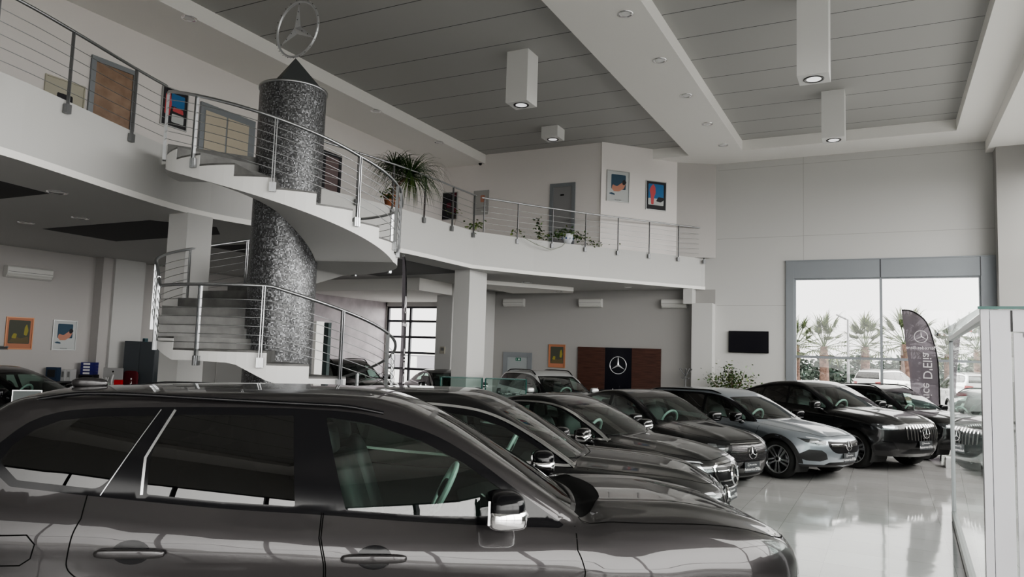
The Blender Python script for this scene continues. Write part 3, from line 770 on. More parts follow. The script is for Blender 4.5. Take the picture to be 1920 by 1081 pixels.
        cut_r = [(-2.9, 1.05), (-2.4, 1.07), (-2.0, 1.13), (-1.5, 1.155)]
    else:
        k.update(roof=[(-2.3, 1.66), (-1.7, 1.72), (-1.0, 1.755), (-.4, 1.76), (.0, 1.73), (.4, 1.63), (.8, 1.42)], ws=((1.02, 1.15), (.20, 1.64)), rw=((-2.42, 1.2), (-2.2, 1.66)), tail=[(.3, -2.3), (.6, -2.43), (.9, -2.46), (1.1, -2.45), (1.25, -2.41)])
        dl = [(-2.16, 1.30), (-2.12, 1.46), (-2.0, 1.58), (-1.8, 1.62), (-1.2, 1.645), (-.7, 1.652), (-.35, 1.645), (0, 1.61), (.28, 1.525), (.55, 1.39), (.78, 1.25), (.95, 1.14)]
        bt = [(.90, 1.13), (0, 1.165), (-.8, 1.195), (-1.4, 1.225), (-2.1, 1.25)]
        qp = [[(-1.08, 1.235), (-1.05, 1.61), (-1.6, 1.595), (-1.95, 1.55), (-2.07, 1.42), (-2.10, 1.30)]]
        rear = [(-1.03, 1.225), (-.30, 1.19), (-.35, 1.615), (-1.0, 1.61)]
        o.update(rww=(.70, .60), rwb=.05, rwt=.05)
        cut_r = [(-2.9, 1.05), (-2.4, 1.07), (-2.0, 1.13), (-1.5, 1.155)]
    S = Shape(**k)
    q = lambda p: rpoly(p, .02, 3)
    z0 = 0 if not suv else .195
    zt = (lambda x, a: a)
    if suv: front = [(-.24, 1.185), (-.28, 1.56), (-.02, 1.535), (.26, 1.455), (.52, 1.325), (.74, 1.20), (.76, 1.155)]
    else: front = [(-.24, .985), (-.28, 1.335), (-.02, 1.315), (.25, 1.235), (.5, 1.12), (.70, 1.01), (.72, .955)]
    dk = 'dark' if (suv or wag) else 'clear'
    b_ = S.f_belt
    sill = S.zs + .08; dz = (lambda x: float(b_(x)) - .035)
    d0 = rpoly([(-.26, dz(-.26) - .03), (-.22, .8 + z0), (-.22, sill + .04), (-.14, sill), (.92, sill), (.98, sill + .1), (1.0, .72 + z0 * .6), (1.06, .80 + z0), (.96, dz(.96) - .03), (.4, dz(.4) - .03)], .03)
    d1 = rpoly([(-.27, dz(-.27) - .03), (-.23, .8 + z0), (-.23, sill + .04), (-.3, sill), (-.95, sill), (-1.0, .5 + z0 * .6), (-1.12, .72 + z0), (-1.26, .86 + z0), (-1.2, dz(-1.2) - .03), (-.8, dz(-.8) - .03)], .03)
    fz = float(S.f_deck(2.0)); nx = max(p[1] for p in k['nose'])
    hf = nx - .16; hwid = .74 if not suv else .80
    hood = curve([(S.ws[0][0] + .02, 0), (S.ws[0][0] - .04, .4), (S.ws[0][0] - .16, hwid - .04), (S.ws[0][0] + .1, hwid + .0), (1.6, hwid - .02), (nx - .42, hwid - .14), (hf - .03, .42), (hf, 0)], .08)
    hood = hood + [(x, -y) for x, y in hood[::-1][1:-1]]
    cut = cut_r + [(-.8, float(b_(-.8)) - .035), (0, float(b_(0)) - .04), (.9, float(b_(.9)) - .05), (1.2, float(b_(1.2)) - .075)] + cut_f
    c = dict(step=step, paint=col or PB(), dlo=rpoly(curve(dl, .07) + curve(bt, .1), .015, 2), panes=[(q(front), 'clear'), (q(rear), dk)] + [(q(p), dk) for p in qp], doors=[d0, d1],
        handles=[(-.08, .80 + z0 * 1.05, .20), (-1.0, .83 + z0 * 1.05, .20)], hood=hood, cut=cut, bot=[(-3.2, S.zs + .06), (-1.6, S.zs + .01), (1.6, S.zs + .01), (3.2, S.zs - .01)],
        wsw=(.69, .55) if not suv else (.76, .60), wsb=.03, wst=.04, gapw=.008, seams=[], mirror=(.66, .99 + z0 * 1.05), ms=.95, seatx=.05, seatz=.50 + z0, side=[], tw=.235 if not suv else .28, swmat=LEAG, swk=1.0, **o)
    return S, c
# --- the individual cars
def car_wagon():
    S, c = merc('wagon', .045, col=paint('silver_blue_metallic_paint', (.30, .33, .36), .75, .33, .02))
    zc = .62
    c.update(front=[('grille', rpoly([(0, .755), (.34, .755), (.46, .71), (.475, .63), (.40, .53), (.30, .495), (0, .495)], .05)), ('intake', rpoly([(0, .345), (.42, .345), (.50, .30), (0, .27)], .02))],
        lamps=[('head', [(2.17, .50, .70), (2.10, .60, .765), (1.95, .80, .80), (1.78, .89, .815), (1.84, .90, .765), (2.0, .82, .68), (2.12, .66, .635), (2.17, .53, .645)]),
               ('fog', [(2.17, .62, .55), (2.05, .80, .56), (1.92, .90, .48), (1.93, .91, .41), (2.05, .85, .37), (2.18, .66, .36), (2.22, .52, .40), (2.20, .55, .50)])],
        lampart=[([(2.0, .72, .735), (2.08, .62, .73), (2.10, .62, .69), (2.02, .76, .685)], LAMPB), ([(1.98, .78, .765), (2.10, .58, .745), (2.10, .58, .735), (1.98, .78, .752)], LAMPW)],
        grilleart=lambda S, g, rib: art_bars(S, g, rib, 'wing', zc, .46, .25, .088), plate=(.0, .42, .36, .155, .05), cladding=SAT, mirmat=BLK, darkrim=False,
        side=[('low', [(-2.2, .0), (-2.2, .30), (2.25, .30), (2.9, .24), (2.9, .0)])], rear=[('tail', rpoly([(.42, .86), (.80, .87), (.80, .76), (.45, .75)], .02))], lowmat=SAT)
    return S, c
def car_glecoupe():
    S, c = merc('glecoupe', .05)
    c.update(front=[('grille', rpoly([(0, .945), (.38, .945), (.50, .88), (.52, .78), (.46, .66), (.38, .615), (0, .615)], .05)), ('intake', rpoly([(0, .47), (.40, .47), (.56, .37), (0, .36)], .02))],
        lamps=[('head', [(2.22, .62, .94), (2.1, .78, .95), (1.93, .92, .94), (1.88, .95, .93), (2.0, .93, .84), (2.16, .78, .81), (2.25, .62, .83)]),
               ('fog', [(2.20, .72, .60), (2.05, .90, .62), (1.95, .955, .52), (2.0, .95, .42), (2.2, .80, .42), (2.27, .66, .47)])],
        lampart=[([(2.05, .84, .905), (2.2, .66, .90), (2.2, .68, .86), (2.08, .84, .86)], LAMPB), ([(1.98, .89, .93), (2.18, .68, .93), (2.2, .66, .92), (1.98, .89, .918)], LAMPW)],
        grilleart=lambda S, g, rib: art_bars(S, g, rib, 'vert', .78, .51, .33, .105), plate=(.0, .54, .40, .17, .05), ventmat=BLK,
        ribs=[], rear=[('tail', rpoly([(.1, 1.05), (.85, 1.06), (.86, .97), (.1, .98)], .02))])
    return S, c
def car_gle(col=None, name='gle'):
    S, c = merc('gle', .06, col=col)
    c.update(front=[('grille', rpoly([(0, .945), (.38, .945), (.50, .88), (.52, .78), (.46, .66), (.38, .615), (0, .615)], .05)), ('intake', rpoly([(0, .47), (.40, .47), (.56, .37), (0, .36)], .02))],
        lamps=[('head', [(2.22, .62, .94), (2.1, .78, .95), (1.93, .92, .94), (1.88, .95, .93), (2.0, .93, .84), (2.16, .78, .81), (2.25, .62, .83)])],
        lampart=[([(2.05, .84, .905), (2.2, .66, .90), (2.2, .68, .86), (2.08, .84, .86)], LAMPB)],
        grilleart=lambda S, g, rib: art_bars(S, g, rib, 'vert', .78, .51, .33, .105), rear=[('tail', rpoly([(.50, 1.10), (.86, 1.11), (.86, .93), (.55, .95)], .02))])
    return S, c
def car_chrome_suv():
    S, c = merc('gle', .045)
    gp = rpoly([(0, .945), (.40, .94), (.50, .88), (.52, .78), (.46, .66), (.38, .615), (0, .60)], .05)
    c.update(front=[('grille', gp), ('intake', rpoly([(0, .50), (.62, .50), (.70, .38), (0, .36)], .02))],
        lamps=[('head', [(2.22, .60, .95), (2.1, .76, .975), (1.93, .91, .985), (1.84, .95, .98), (1.96, .94, .86), (2.16, .78, .77), (2.25, .60, .78)])],
        lampart=[([(2.0, .87, .935), (2.14, .74, .92), (2.18, .70, .83), (2.10, .80, .83)], LAMPB), ([(1.92, .92, .965), (2.18, .66, .95), (2.2, .64, .925), (1.93, .92, .945)], LAMPW), ([(2.0, .90, .87), (2.10, .82, .84), (2.1, .82, .90), (2.02, .89, .92)], LAMPW)],
        grilleart=lambda S, g, rib: (art_bars(S, g, rib, 'twin', .78, .50, .33, .14), (lambda a: (rib(R_FRONT, [(0.001, .955), (.40, .95), (.51, .885), (.53, .78), (.468, .65), (.38, .605), (.001, .59)], .024, CHR, a, off=.008), a.build('grille_frame', g)))(Acc())),
        chrome=True, mirlow=CHR, mirmat=BLK, mirr=(.10, .13, .085), ribs=[([(2.28, .32), (2.7, .315)], .025, CHR)], rear=[('tail', rpoly([(.50, 1.10), (.86, 1.11), (.86, .93), (.55, .95)], .02))])
    return S, c
def car_coupe():
    S, c = merc('coupe', .05)
    c.update(front=[('grille', rpoly([(0, .725), (.40, .725), (.465, .67), (.45, .56), (.34, .47), (0, .46)], .04)), ('intake', rpoly([(0, .28), (.45, .28), (.52, .235), (0, .22)], .02))],
        lamps=[('head', [(2.16, .52, .72), (2.08, .62, .775), (1.92, .80, .80), (1.74, .885, .81), (1.84, .89, .75), (2.0, .82, .69), (2.12, .66, .64), (2.17, .53, .65)])],
        lampart=[([(2.0, .72, .735), (2.08, .62, .73), (2.10, .62, .69), (2.02, .76, .685)], LAMPB)],
        grilleart=lambda S, g, rib: (art_bars(S, g, rib, 'dots', .60, .45, .25, .10), (lambda a: (rib(R_FRONT, [(0, .732), (.39, .732)], .012, CHR, a, off=.006), a.build('grille_frame', g)))(Acc())), plate=(.0, .375, .36, .155, .03), rear=[('tail', rpoly([(.42, .90), (.80, .91), (.80, .80), (.45, .79)], .02))])
    return S, c
def car_sedan(chrome=True, wide=False):
    S, c = merc('sedan', .05)
    gp = rpoly([(0, .725), (.36, .725), (.44, .69), (.455, .62), (.38, .50), (.30, .45), (0, .44)], .04)
    c.update(front=[('grille', gp), ('intake', rpoly([(0, .36), (.60, .36), (.66, .27), (0, .25)], .02))],
        lamps=[('head', [(2.17, .50, .72), (2.08, .62, .775), (1.92, .80, .80), (1.76, .885, .81), (1.84, .89, .74), (2.0, .82, .66), (2.12, .66, .60), (2.17, .52, .60)])],
        lampart=[([(1.98, .77, .755), (2.08, .63, .74), (2.11, .60, .66), (2.05, .72, .66)], LAMPB), ([(1.85, .86, .79), (2.08, .60, .765), (2.10, .58, .745), (1.86, .86, .775)], LAMPW), ([(1.92, .84, .70), (2.02, .76, .67), (2.03, .76, .72), (1.94, .83, .75)], LAMPW)],
        grilleart=lambda S, g, rib: (art_bars(S, g, rib, 'twin', .585, .44, .27, .13), (lambda a: (rib(R_FRONT, gp[1:-1] if False else [(0.001, .732), (.36, .732), (.447, .695), (.463, .62), (.385, .495), (.30, .443), (.001, .432)], .022, CHR, a, off=.008), a.build('grille_frame', g)))(Acc())),
        plate=(.0, .345, .36, .155, .03), chrome=chrome, chrh=False, mirlow=CHR, rear=[('tail', rpoly([(.42, .90), (.80, .91), (.80, .80), (.45, .79)], .02))],
        ribs=[([(2.27, .25), (2.6, .245)], .02, CHR)])
    return S, c
# ------------------------------------------------------------------ the hall
H = 2.05
WALL = mat('white_wall_paint', (.54, .54, .53), .75); noise_bump(WALL, 60, .04, .005)
CEIL = mat('white_ceiling_paint', (.86, .85, .825), .8)
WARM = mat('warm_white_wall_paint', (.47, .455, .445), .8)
LILAC = mat('lilac_stucco', (.5, .45, .48), .4); noise_col(LILAC, (.42, .38, .41), (.58, .53, .56), 2.2, .3, .7)
STEEL = mat('brushed_steel', (.42, .43, .44), .34, 1)
GREYP = mat('grey_post_paint', (.20, .205, .21), .4, .6)
FRAMEG = mat('grey_window_aluminium', (.27, .29, .31), .4, .4)
DARKF = mat('dark_window_aluminium', (.07, .072, .08), .4, .5)
STONE = mat('grey_step_stone', (.10, .10, .095), .45); noise_col(STONE, (.07, .07, .067), (.145, .145, .14), 4, .3, .7)
PANE = glassmat('window_pane', (.94, .94, .93))
GREYPL = mat('dark_grey_ceiling_planks', (.15, .155, .155), .6)
def plank_mat():
    m = GREYPL; b = m.node_tree.nodes['Principled BSDF']
    tc = nd(m, 'ShaderNodeTexCoord'); sp = nd(m, 'ShaderNodeSeparateXYZ'); a = nd(m, 'ShaderNodeMath', operation='ADD'); d = nd(m, 'ShaderNodeMath', operation='DIVIDE'); fr = nd(m, 'ShaderNodeMath', operation='FRACT')
    lt = nd(m, 'ShaderNodeMath', operation='LESS_THAN'); mx = nd(m, 'ShaderNodeMix', data_type='RGBA')
    lk(m, tc.outputs['Object'], sp.inputs[0]); lk(m, sp.outputs['Y'], a.inputs[0]); a.inputs[1].default_value = -.33 + 12.4
    lk(m, a.outputs[0], d.inputs[0]); d.inputs[1].default_value = 1.24; lk(m, d.outputs[0], fr.inputs[0]); lk(m, fr.outputs[0], lt.inputs[0]); lt.inputs[1].default_value = .018
    lk(m, lt.outputs[0], mx.inputs['Factor']); mx.inputs[6].default_value = (.42, .42, .41, 1); mx.inputs[7].default_value = (.04, .04, .04, 1); lk(m, mx.outputs[2], b.inputs['Base Color'])
plank_mat()
FLOOR = mat('polished_grey_floor_tiles', (.42, .42, .42), .07, 0, 0, spec=.6)
def floor_mat():
    m = FLOOR; b = m.node_tree.nodes['Principled BSDF']
    tc = nd(m, 'ShaderNodeTexCoord'); br = nd(m, 'ShaderNodeTexBrick'); br.offset = 0; br.squash = 1
    br.inputs['Scale'].default_value = 1; br.inputs['Brick Width'].default_value = .6; br.inputs['Row Height'].default_value = .6; br.inputs['Mortar Size'].default_value = .003; br.inputs['Mortar Smooth'].default_value = .1
    br.inputs['Color1'].default_value = (.40, .39, .385, 1); br.inputs['Color2'].default_value = (.46, .455, .45, 1); br.inputs['Mortar'].default_value = (.24, .24, .235, 1)
    n = nd(m, 'ShaderNodeTexNoise'); n.inputs['Scale'].default_value = 1.3; n.inputs['Detail'].default_value = 6
    mx = nd(m, 'ShaderNodeMix', data_type='RGBA', blend_type='MULTIPLY'); mx.inputs['Factor'].default_value = .5
    lk(m, tc.outputs['Object'], br.inputs['Vector']); lk(m, tc.outputs['Object'], n.inputs['Vector'])
    lk(m, br.outputs['Color'], mx.inputs[6]); r = nd(m, 'ShaderNodeMapRange'); r.inputs[3].default_value = .7; r.inputs[4].default_value = 1.3; lk(m, n.outputs['Fac'], r.inputs[0]); lk(m, r.outputs[0], mx.inputs[7])
    lk(m, mx.outputs[2], b.inputs['Base Color'])
    # every tile lies a hair out of level: reflections break at the joints
    sc = nd(m, 'ShaderNodeVectorMath', operation='SCALE'); sc.inputs['Scale'].default_value = 1 / .6; fl = nd(m, 'ShaderNodeVectorMath', operation='FLOOR'); wn = nd(m, 'ShaderNodeTexWhiteNoise', noise_dimensions='3D')
    lk(m, tc.outputs['Object'], sc.inputs[0]); lk(m, sc.outputs[0], fl.inputs[0]); lk(m, fl.outputs[0], wn.inputs['Vector'])
    sb = nd(m, 'ShaderNodeVectorMath', operation='SUBTRACT'); sb.inputs[1].default_value = (.5, .5, .5); ml = nd(m, 'ShaderNodeVectorMath', operation='SCALE'); ml.inputs['Scale'].default_value = .006
    ad = nd(m, 'ShaderNodeVectorMath', operation='ADD'); geo = nd(m, 'ShaderNodeNewGeometry'); nm = nd(m, 'ShaderNodeVectorMath', operation='NORMALIZE')
    bp = nd(m, 'ShaderNodeBump'); bp.inputs['Strength'].default_value = .03; bp.inputs['Distance'].default_value = .02; n2 = nd(m, 'ShaderNodeTexNoise'); n2.inputs['Scale'].default_value = 5
    lk(m, tc.outputs['Object'], n2.inputs['Vector']); lk(m, n2.outputs['Fac'], bp.inputs['Height'])
    lk(m, wn.outputs['Color'], sb.inputs[0]); lk(m, sb.outputs[0], ml.inputs[0]); lk(m, bp.outputs['Normal'], ad.inputs[0]); lk(m, ml.outputs[0], ad.inputs[1]); lk(m, ad.outputs[0], nm.inputs[0]); lk(m, nm.outputs[0], b.inputs['Normal'])
floor_mat()
YW, YB, ZS, ZG, ZM, ZB, XL, XG, YM = 24.7, -8.0, 8.59, 8.92, 5.4, 4.35, -14.15, -20.0, 21.95
XR = 4.3
def S_(name, mb, **k): return struct(mb.build(name, **k))
m = MB(); m.bb(-20.5, XR + .1, YB, YW + .3, -.1, 0, FLOOR); S_('floor', m)
# back wall with the big window
m = MB(); T = .25
m.bb(-13.4, -5.05, YW, YW + T, ZB, ZG + .2, WALL); m.bb(-5.05, -2.81, YW, YW + T, 0, ZG + .2, WALL); m.bb(2.85, XR + .2, YW, YW + T, 0, ZG + .2, WALL); m.bb(-2.81, 2.85, YW, YW + T, 5.23, ZG + .2, WALL); m.bb(-2.81, 2.85, YW, YW + T, 0, .12, WALL)
S_('wall_back', m)
WALLG = mat('shaded_white_wall_paint', (.36, .355, .345), .8)  # white wall paint darkened so that its colour carries the shade
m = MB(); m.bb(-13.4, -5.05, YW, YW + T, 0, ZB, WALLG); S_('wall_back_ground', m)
LN = mat('panel_joint_grey', (.36, .36, .35), .8)
m = MB()
m.bb(-2.318, -2.306, YW - .002, YW, 5.23, ZS, LN); m.bb(-5.0, 2.8, YW - .002, YW, 6.03, 6.042, LN); m.bb(-5.0, 2.8, YW - .002, YW, 8.36, 8.37, LN); m.bb(-5.0, -2.81, YW - .002, YW, 3.81, 3.82, LN)
S_('trim_1', m)
# window 1
def window(name, x0, x1, z0, z1, fx, panes_x, panes_z, fm, w=.07, ax='y', pos=0., d=.10):
    f = MB()
    B = (lambda a0, a1, c0, c1, dd=d: f.bb(a0, a1, pos - dd / 2, pos + dd / 2, c0, c1, fm)) if ax == 'y' else (lambda a0, a1, c0, c1, dd=d: f.bb(pos - dd / 2, pos + dd / 2, a0, a1, c0, c1, fm))
    B(x0, x0 + w, z0, z1); B(x1 - w, x1, z0, z1); B(x0 + w, x1 - w, z0, z0 + w); B(x0 + w, x1 - w, z1 - w, z1)
    for x in panes_x: B(x - w / 2, x + w / 2, z0 + w, z1 - w, d * .9)
    for z in panes_z: B(x0 + w, x1 - w, z - w / 2, z + w / 2, d * .8)
    o = struct(f.build(name))
    xs = [x0 + w / 2] + list(panes_x) + [x1 - w / 2]; zs = [z0 + w / 2] + list(panes_z) + [z1 - w / 2]
    for i in range(len(xs) - 1):
        for j in range(len(zs) - 1):
            p = MB()
            if ax == 'y': q = [(xs[i], pos, zs[j]), (xs[i + 1], pos, zs[j]), (xs[i + 1], pos, zs[j + 1]), (xs[i], pos, zs[j + 1])]
            else: q = [(pos, xs[i], zs[j]), (pos, xs[i + 1], zs[j]), (pos, xs[i + 1], zs[j + 1]), (pos, xs[i], zs[j + 1])]
            p.add(q, [(0, 1, 2, 3)], PANE); p.build('pane', o)
    return o
window('window_1', -2.61, 2.46, .12, 4.70, 0, [-.13], [2.21], FRAMEG, .075, pos=YW + .06)
m = MB(); m.bb(-2.83, -2.59, YW - .06, YW + .16, .0, 5.23, FRAMEG); m.bb(2.43, 2.87, YW - .06, YW + .16, 0, 5.23, FRAMEG); m.bb(-2.59, 2.43, YW - .05, YW + .14, 4.67, 5.23, FRAMEG)
m.bb(-.15, -.12, YW - .056, YW, 4.67, 5.23, DARKF); m.bb(2.42, 2.44, YW - .064, YW, 4.67, 5.23, DARKF); m.bb(-2.86, 2.9, YW - .07, YW + .14, 5.22, 5.25, FRAMEG)
S_('trim_2', m)
# slab of the mezzanine with its bowed white fascia
FAS = [(-9.0, -8), (-9.35, 0), (-9.75, 3.6), (-10.02, 5.08), (-10.32, 6.1), (-10.75, 7.35), (-11.08, 8.5), (-11.17, 9.4), (-11.0, 10.3), (-10.72, 11.7), (-10.4, 13.9), (-10.3, 15.3), (-10.3, 16.4), (-10.28, 17.6)]
FAS = curve(FAS, .35); FASR = [(-9.28, 19.45), (-8.15, 21.1), (-6.69, 23.0), (-5.5, 24.6)]
edge = FAS + FASR + [(-5.4, YW)]
m = MB(); m.prism(edge + [(-20.4, YW), (-20.4, YB)], ZB, ZM, WALL)
S_('floor_mezzanine', m)
m = MB(); e2 = [(p[0] + .012, p[1]) for p in edge]
for i in range(len(edge) - 1):
    a, b = e2[i], e2[i + 1]; m.add([(a[0], a[1], ZB - .003), (b[0], b[1], ZB - .003), (b[0], b[1], ZB + .10), (a[0], a[1], ZB + .10)], [(0, 1, 2, 3)], CEIL)
    m.add([(a[0], a[1], ZB + .10), (b[0], b[1], ZB + .10), (b[0] - .02, b[1], ZB + .105), (a[0] - .02, a[1], ZB + .105)], [(0, 1, 2, 3)], LN)
S_('trim_3', m)
# mezzanine walls
MEZ = mat('lightened_wall_paint', (.78, .75, .735), .8)  # wall paint lightened in colour to make up for missing light
m = MB(); m.bb(XL - .2, XL, YB, YM + .2, ZM, ZG + .1, MEZ); S_('wall_mezzanine_left', m)
m = MB(); m.bb(XL, -8.12, YM, YM + .2, ZM, ZG + .1, MEZ); S_('wall_mezzanine_back', m)
m = MB(); m.prism([(-8.12, 21.9), (-6.2, 24.0), (-6.2, 24.6), (-8.3, 22.15)], ZM, ZG + .05, MEZ); S_('wall_mezzanine_angled', m)
m = MB(); m.prism([(-6.2, 24.0), (-5.02, 24.72), (-5.4, 24.95), (-6.3, 24.5)], ZM, ZS + .1, WARM); S_('wall_mezzanine_corner', m)
# ceilings
m = MB()
m.bb(XL - .3, -12.45, YB, YM + .3, ZS, ZG + .3, CEIL); m.bb(-5.65, -3.97, YB, YW + .2, ZS, ZG + .3, CEIL); m.bb(1.8, 2.7, YB, YW + .2, ZS, ZG + .3, CEIL)
m.bb(-3.97, 1.8, 23.28, YW + .2, ZS, ZG + .3, CEIL); m.bb(-7.2, -5.65, 23.3, YW + .2, ZS, ZG + .3, CEIL); m.bb(-12.45, -5.65, YB, -6.5, ZS, ZG + .3, CEIL); m.bb(-3.97, 1.8, YB, -6.5, ZS, ZG + .3, CEIL)
S_('ceiling', m)
m = MB(); m.bb(2.62, XR + .2, YB, YW + .2, 8.25, ZG + .3, CEIL); S_('ceiling_beam_right', m)
m = MB(); m.bb(-12.6, -5.5, YB, 24.0, ZG, ZG + .1, GREYPL); m.bb(-4.1, 1.9, YB, 23.5, ZG, ZG + .1, GREYPL); S_('ceiling_planks', m)
m = MB(); m.bb(-21, 5, YB - .3, 25.2, ZG + .3, ZG + .45, CEIL); S_('ceiling_roof_slab', m)
# right side: column strip and glazed front; rear glazed front
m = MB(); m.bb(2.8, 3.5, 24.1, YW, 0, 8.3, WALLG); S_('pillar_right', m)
window('window_2', 3.2, 24.2, 2.5, 7.6, 0, [6.0, 8.8, 11.6, 14.4, 17.2, 20.0, 22.4], [5.1], DARKF, .09, ax='x', pos=XR)
window('window_6', YB, 3.2, .1, 5.7, 0, [-5.2, -2.4, .4], [2.5], DARKF, .09, ax='x', pos=XR)
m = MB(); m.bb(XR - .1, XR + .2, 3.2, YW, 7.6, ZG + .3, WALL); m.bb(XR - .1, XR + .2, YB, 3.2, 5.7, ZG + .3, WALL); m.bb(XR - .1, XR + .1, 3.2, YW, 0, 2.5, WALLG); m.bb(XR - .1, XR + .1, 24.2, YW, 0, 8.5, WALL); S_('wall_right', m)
window('window_3', -5.0, XR, .1, 5.9, 0, [-2.6, -.2, 2.1], [2.5], DARKF, .10, pos=YB)
m = MB(); m.bb(-20.4, XR, YB - .2, YB + .05, 5.9, ZG + .3, WALL); m.bb(-20.4, -5.0, YB - .2, YB + .05, 0, 5.9, WALL); S_('wall_front', m)
# ground floor under the mezzanine
m = MB(); m.bb(XG - .25, XG, YB, 19.4, 0, ZB, WARM); S_('wall_left', m)
m = MB(); m.bb(XG, XG + .35, 13.05, 13.35, 0, ZB, WARM); m.bb(XG, XG + .45, 13.35, 14.3, 0, ZB, WALL); m.bb(XG - .2, -18.4, 19.2, 19.6, 0, ZB, WARM); S_('pillar_4', m)
m = MB(); m.bb(-18.75, -18.5, 19.4, YW, 0, ZB, LILAC); S_('wall_lilac', m)
m = MB(); m.bb(-18.6, -18.45, YW, YW + .25, 0, ZB, WARM); m.bb(-14.95, -13.4, YW, YW + .25, 0, ZB, WALL); m.bb(-18.6, -14.9, YW, YW + .25, 3.78, ZB, WALL); m.bb(-14.0, -13.36, 21.6, YW, 0, ZB, WALL); S_('wall_back_left', m)
window('window_4', -18.45, -14.95, 0.0, 3.80, 0, [-17.3, -15.85], [.62, 1.25, 1.9, 2.54, 3.18], DARKF, .09, pos=YW + .1)
m = MB(); m.bb(-20.0, -13.4, 19.6, YW, 3.95, ZB, CEIL); m.prism([(-12.3, 20.6), (-11.8, 20.3), (-9.6, 23.4), (-9.9, 24.1), (-12.3, 24.1)], 4.22, ZB, CEIL); S_('ceiling_soffit_ground', m)
DKT = mat('dark_grey_tray_and_shade', (.045, .045, .047), .7)
m = MB(); m.prism([(-16.0, 9.2), (-12.57, 9.2), (-11.9, 10.2), (-12.6, 10.9), (-16.1, 10.95)], ZB - .006, ZB, DKT); m.prism([(-11.6, 2), (-11.76, 6.1), (-11.95, 6.92), (-13.3, 6.9), (-15.5, 2)], ZB - .006, ZB, DKT); m.prism([(-14.5, 12.2), (-11.2, 12.2), (-11.1, 18.5), (-14.5, 18.9)], ZB - .006, ZB, DKT); S_('ceiling_tray_and_shade', m)  # two real trays; the last polygon is a dark sheet painting ceiling shade
m = MB(); m.bb(-11.58, -11.08, 8.86, 9.4, 0, ZB, WALL); S_('pillar_1', m)
m = MB(); m.bb(-11.0, -10.5, 17.85, 18.85, 0, ZB, WALL); S_('pillar_2', m)
m = MB(); m.bb(-5.72, -5.05, 24.25, YW, 0, 3.86, WALL); m.bb(-6.0, -5.7, 24.2, YW, 3.84, ZB, WALL); S_('pillar_3', m)
# doors
def door(name, x0, x1, z0, z1, ax, pos, fm, lm, w=.12, s=-1):
    f = MB(); B = (lambda a, b, c, d, e0, e1, mm: f.bb(a, b, pos + s * e0, pos + s * e1, c, d, mm)) if ax == 'y' else (lambda a, b, c, d, e0, e1, mm: f.bb(pos + s * e0, pos + s * e1, a, b, c, d, mm))
    B(x0, x0 + w, z0, z1, 0, .05, fm); B(x1 - w, x1, z0, z1, 0, .05, fm); B(x0 + w, x1 - w, z1 - w, z1, 0, .05, fm)
    o = struct(f.build(name)); f = MB(); B(x0 + w, x1 - w, z0, z1 - w, 0, .02, lm); o2 = f.build('door_leaf', o)
    f = MB(); B(x1 - w - .12, x1 - w - .08, z0 + 1.0, z0 + 1.04, .02, .07, STEEL); B(x1 - w - .20, x1 - w - .08, z0 + 1.01, z0 + 1.03, .06, .075, STEEL); f.build('door_handle', o2)
    return o, o2
LEAF = mat('pale_grey_door', (.34, .37, .38), .5); LEAFD = mat('grey_door_leaf', (.28, .28, .285), .5)
door('door_1', -12.91, -11.72, 0, 2.06, 'y', YW, FRAMEG, LEAF, .17)
o, o2 = door('door_2', -9.92, -9.02, ZM, 7.67, 'y', YM, FRAMEG, LEAFD, .12)
m = MB(); m.bb(-9.55, -9.42, YM - .024, YM - .02, 7.25, 7.30, BLK); m.build('door_sign', o2)
WOODD = mat('tan_wood_door', (.30, .20, .145), .35); noise_col(WOODD, (.26, .17, .12), (.36, .25, .18), 5)
door('door_3', 8.78, 9.80, ZM, 7.72, 'x', XL, FRAMEG, WOODD, .10, 1)
PINK = mat('dusty_brown_door', (.20, .15, .15), .5)
door('door_4', 15.6, 16.38, ZM, 7.58, 'x', XL, DARKF, PINK, .10, 1)
CREAM = mat('cream_blind', (.52, .47, .38), .6)
f = MB(); f.bb(XL, XL + .06, 11.42, 13.06, ZM, 7.62, FRAMEG); o = struct(f.build('window_5')); f = MB(); f.bb(XL + .06, XL + .07, 11.55, 12.15, ZM + .1, 7.45, CREAM); f.build('pane', o); f = MB(); f.bb(XL + .06, XL + .07, 12.2, 12.85, ZM + .1, 7.45, CREAM); f.build('pane', o)
GRN = mat('exit_green', (.02, .16, .10), .5)
# doorway with a pale frame on the lilac wall, dark window beside it
f = MB(); f.bb(-18.5, -18.44, 19.62, 20.5, 0, 1.98, WALL); o = struct(f.build('door_5')); f = MB(); f.bb(-18.44, -18.43, 19.7, 20.38, .05, 1.9, LEAFD); f.build('door_leaf', o)
# white partition under the stair landing, with a lit doorway
m = MB(); m.bb(-15.6, -12.78, 12.6, 12.75, 0, 2.6, WALL); m.bb(-14.4, -14.38, 12.59, 12.6, 0, 2.6, LN); m.bb(-12.78, -12.3, 12.6, 12.75, 0, 2.6, FRAMEG); S_('wall_partition', m)
TEAL = mat('dark_teal_wall', (.04, .06, .06), .6)
m = MB(); m.bb(-12.2, -11.5, 13.2, 13.3, 0, 2.6, TEAL); m.bb(-12.3, -12.22, 12.55, 12.8, 0, 2.6, CEIL); m.bb(-11.36, -11.28, 12.55, 12.8, 0, 2.6, CEIL); S_('door_6', m)
# outside
PAV = mat('outdoor_pavement', (.42, .42, .41), .8)
m = MB(); m.bb(-120, 140, -120, 160, -.16, -.12, PAV); S_('ground', m)
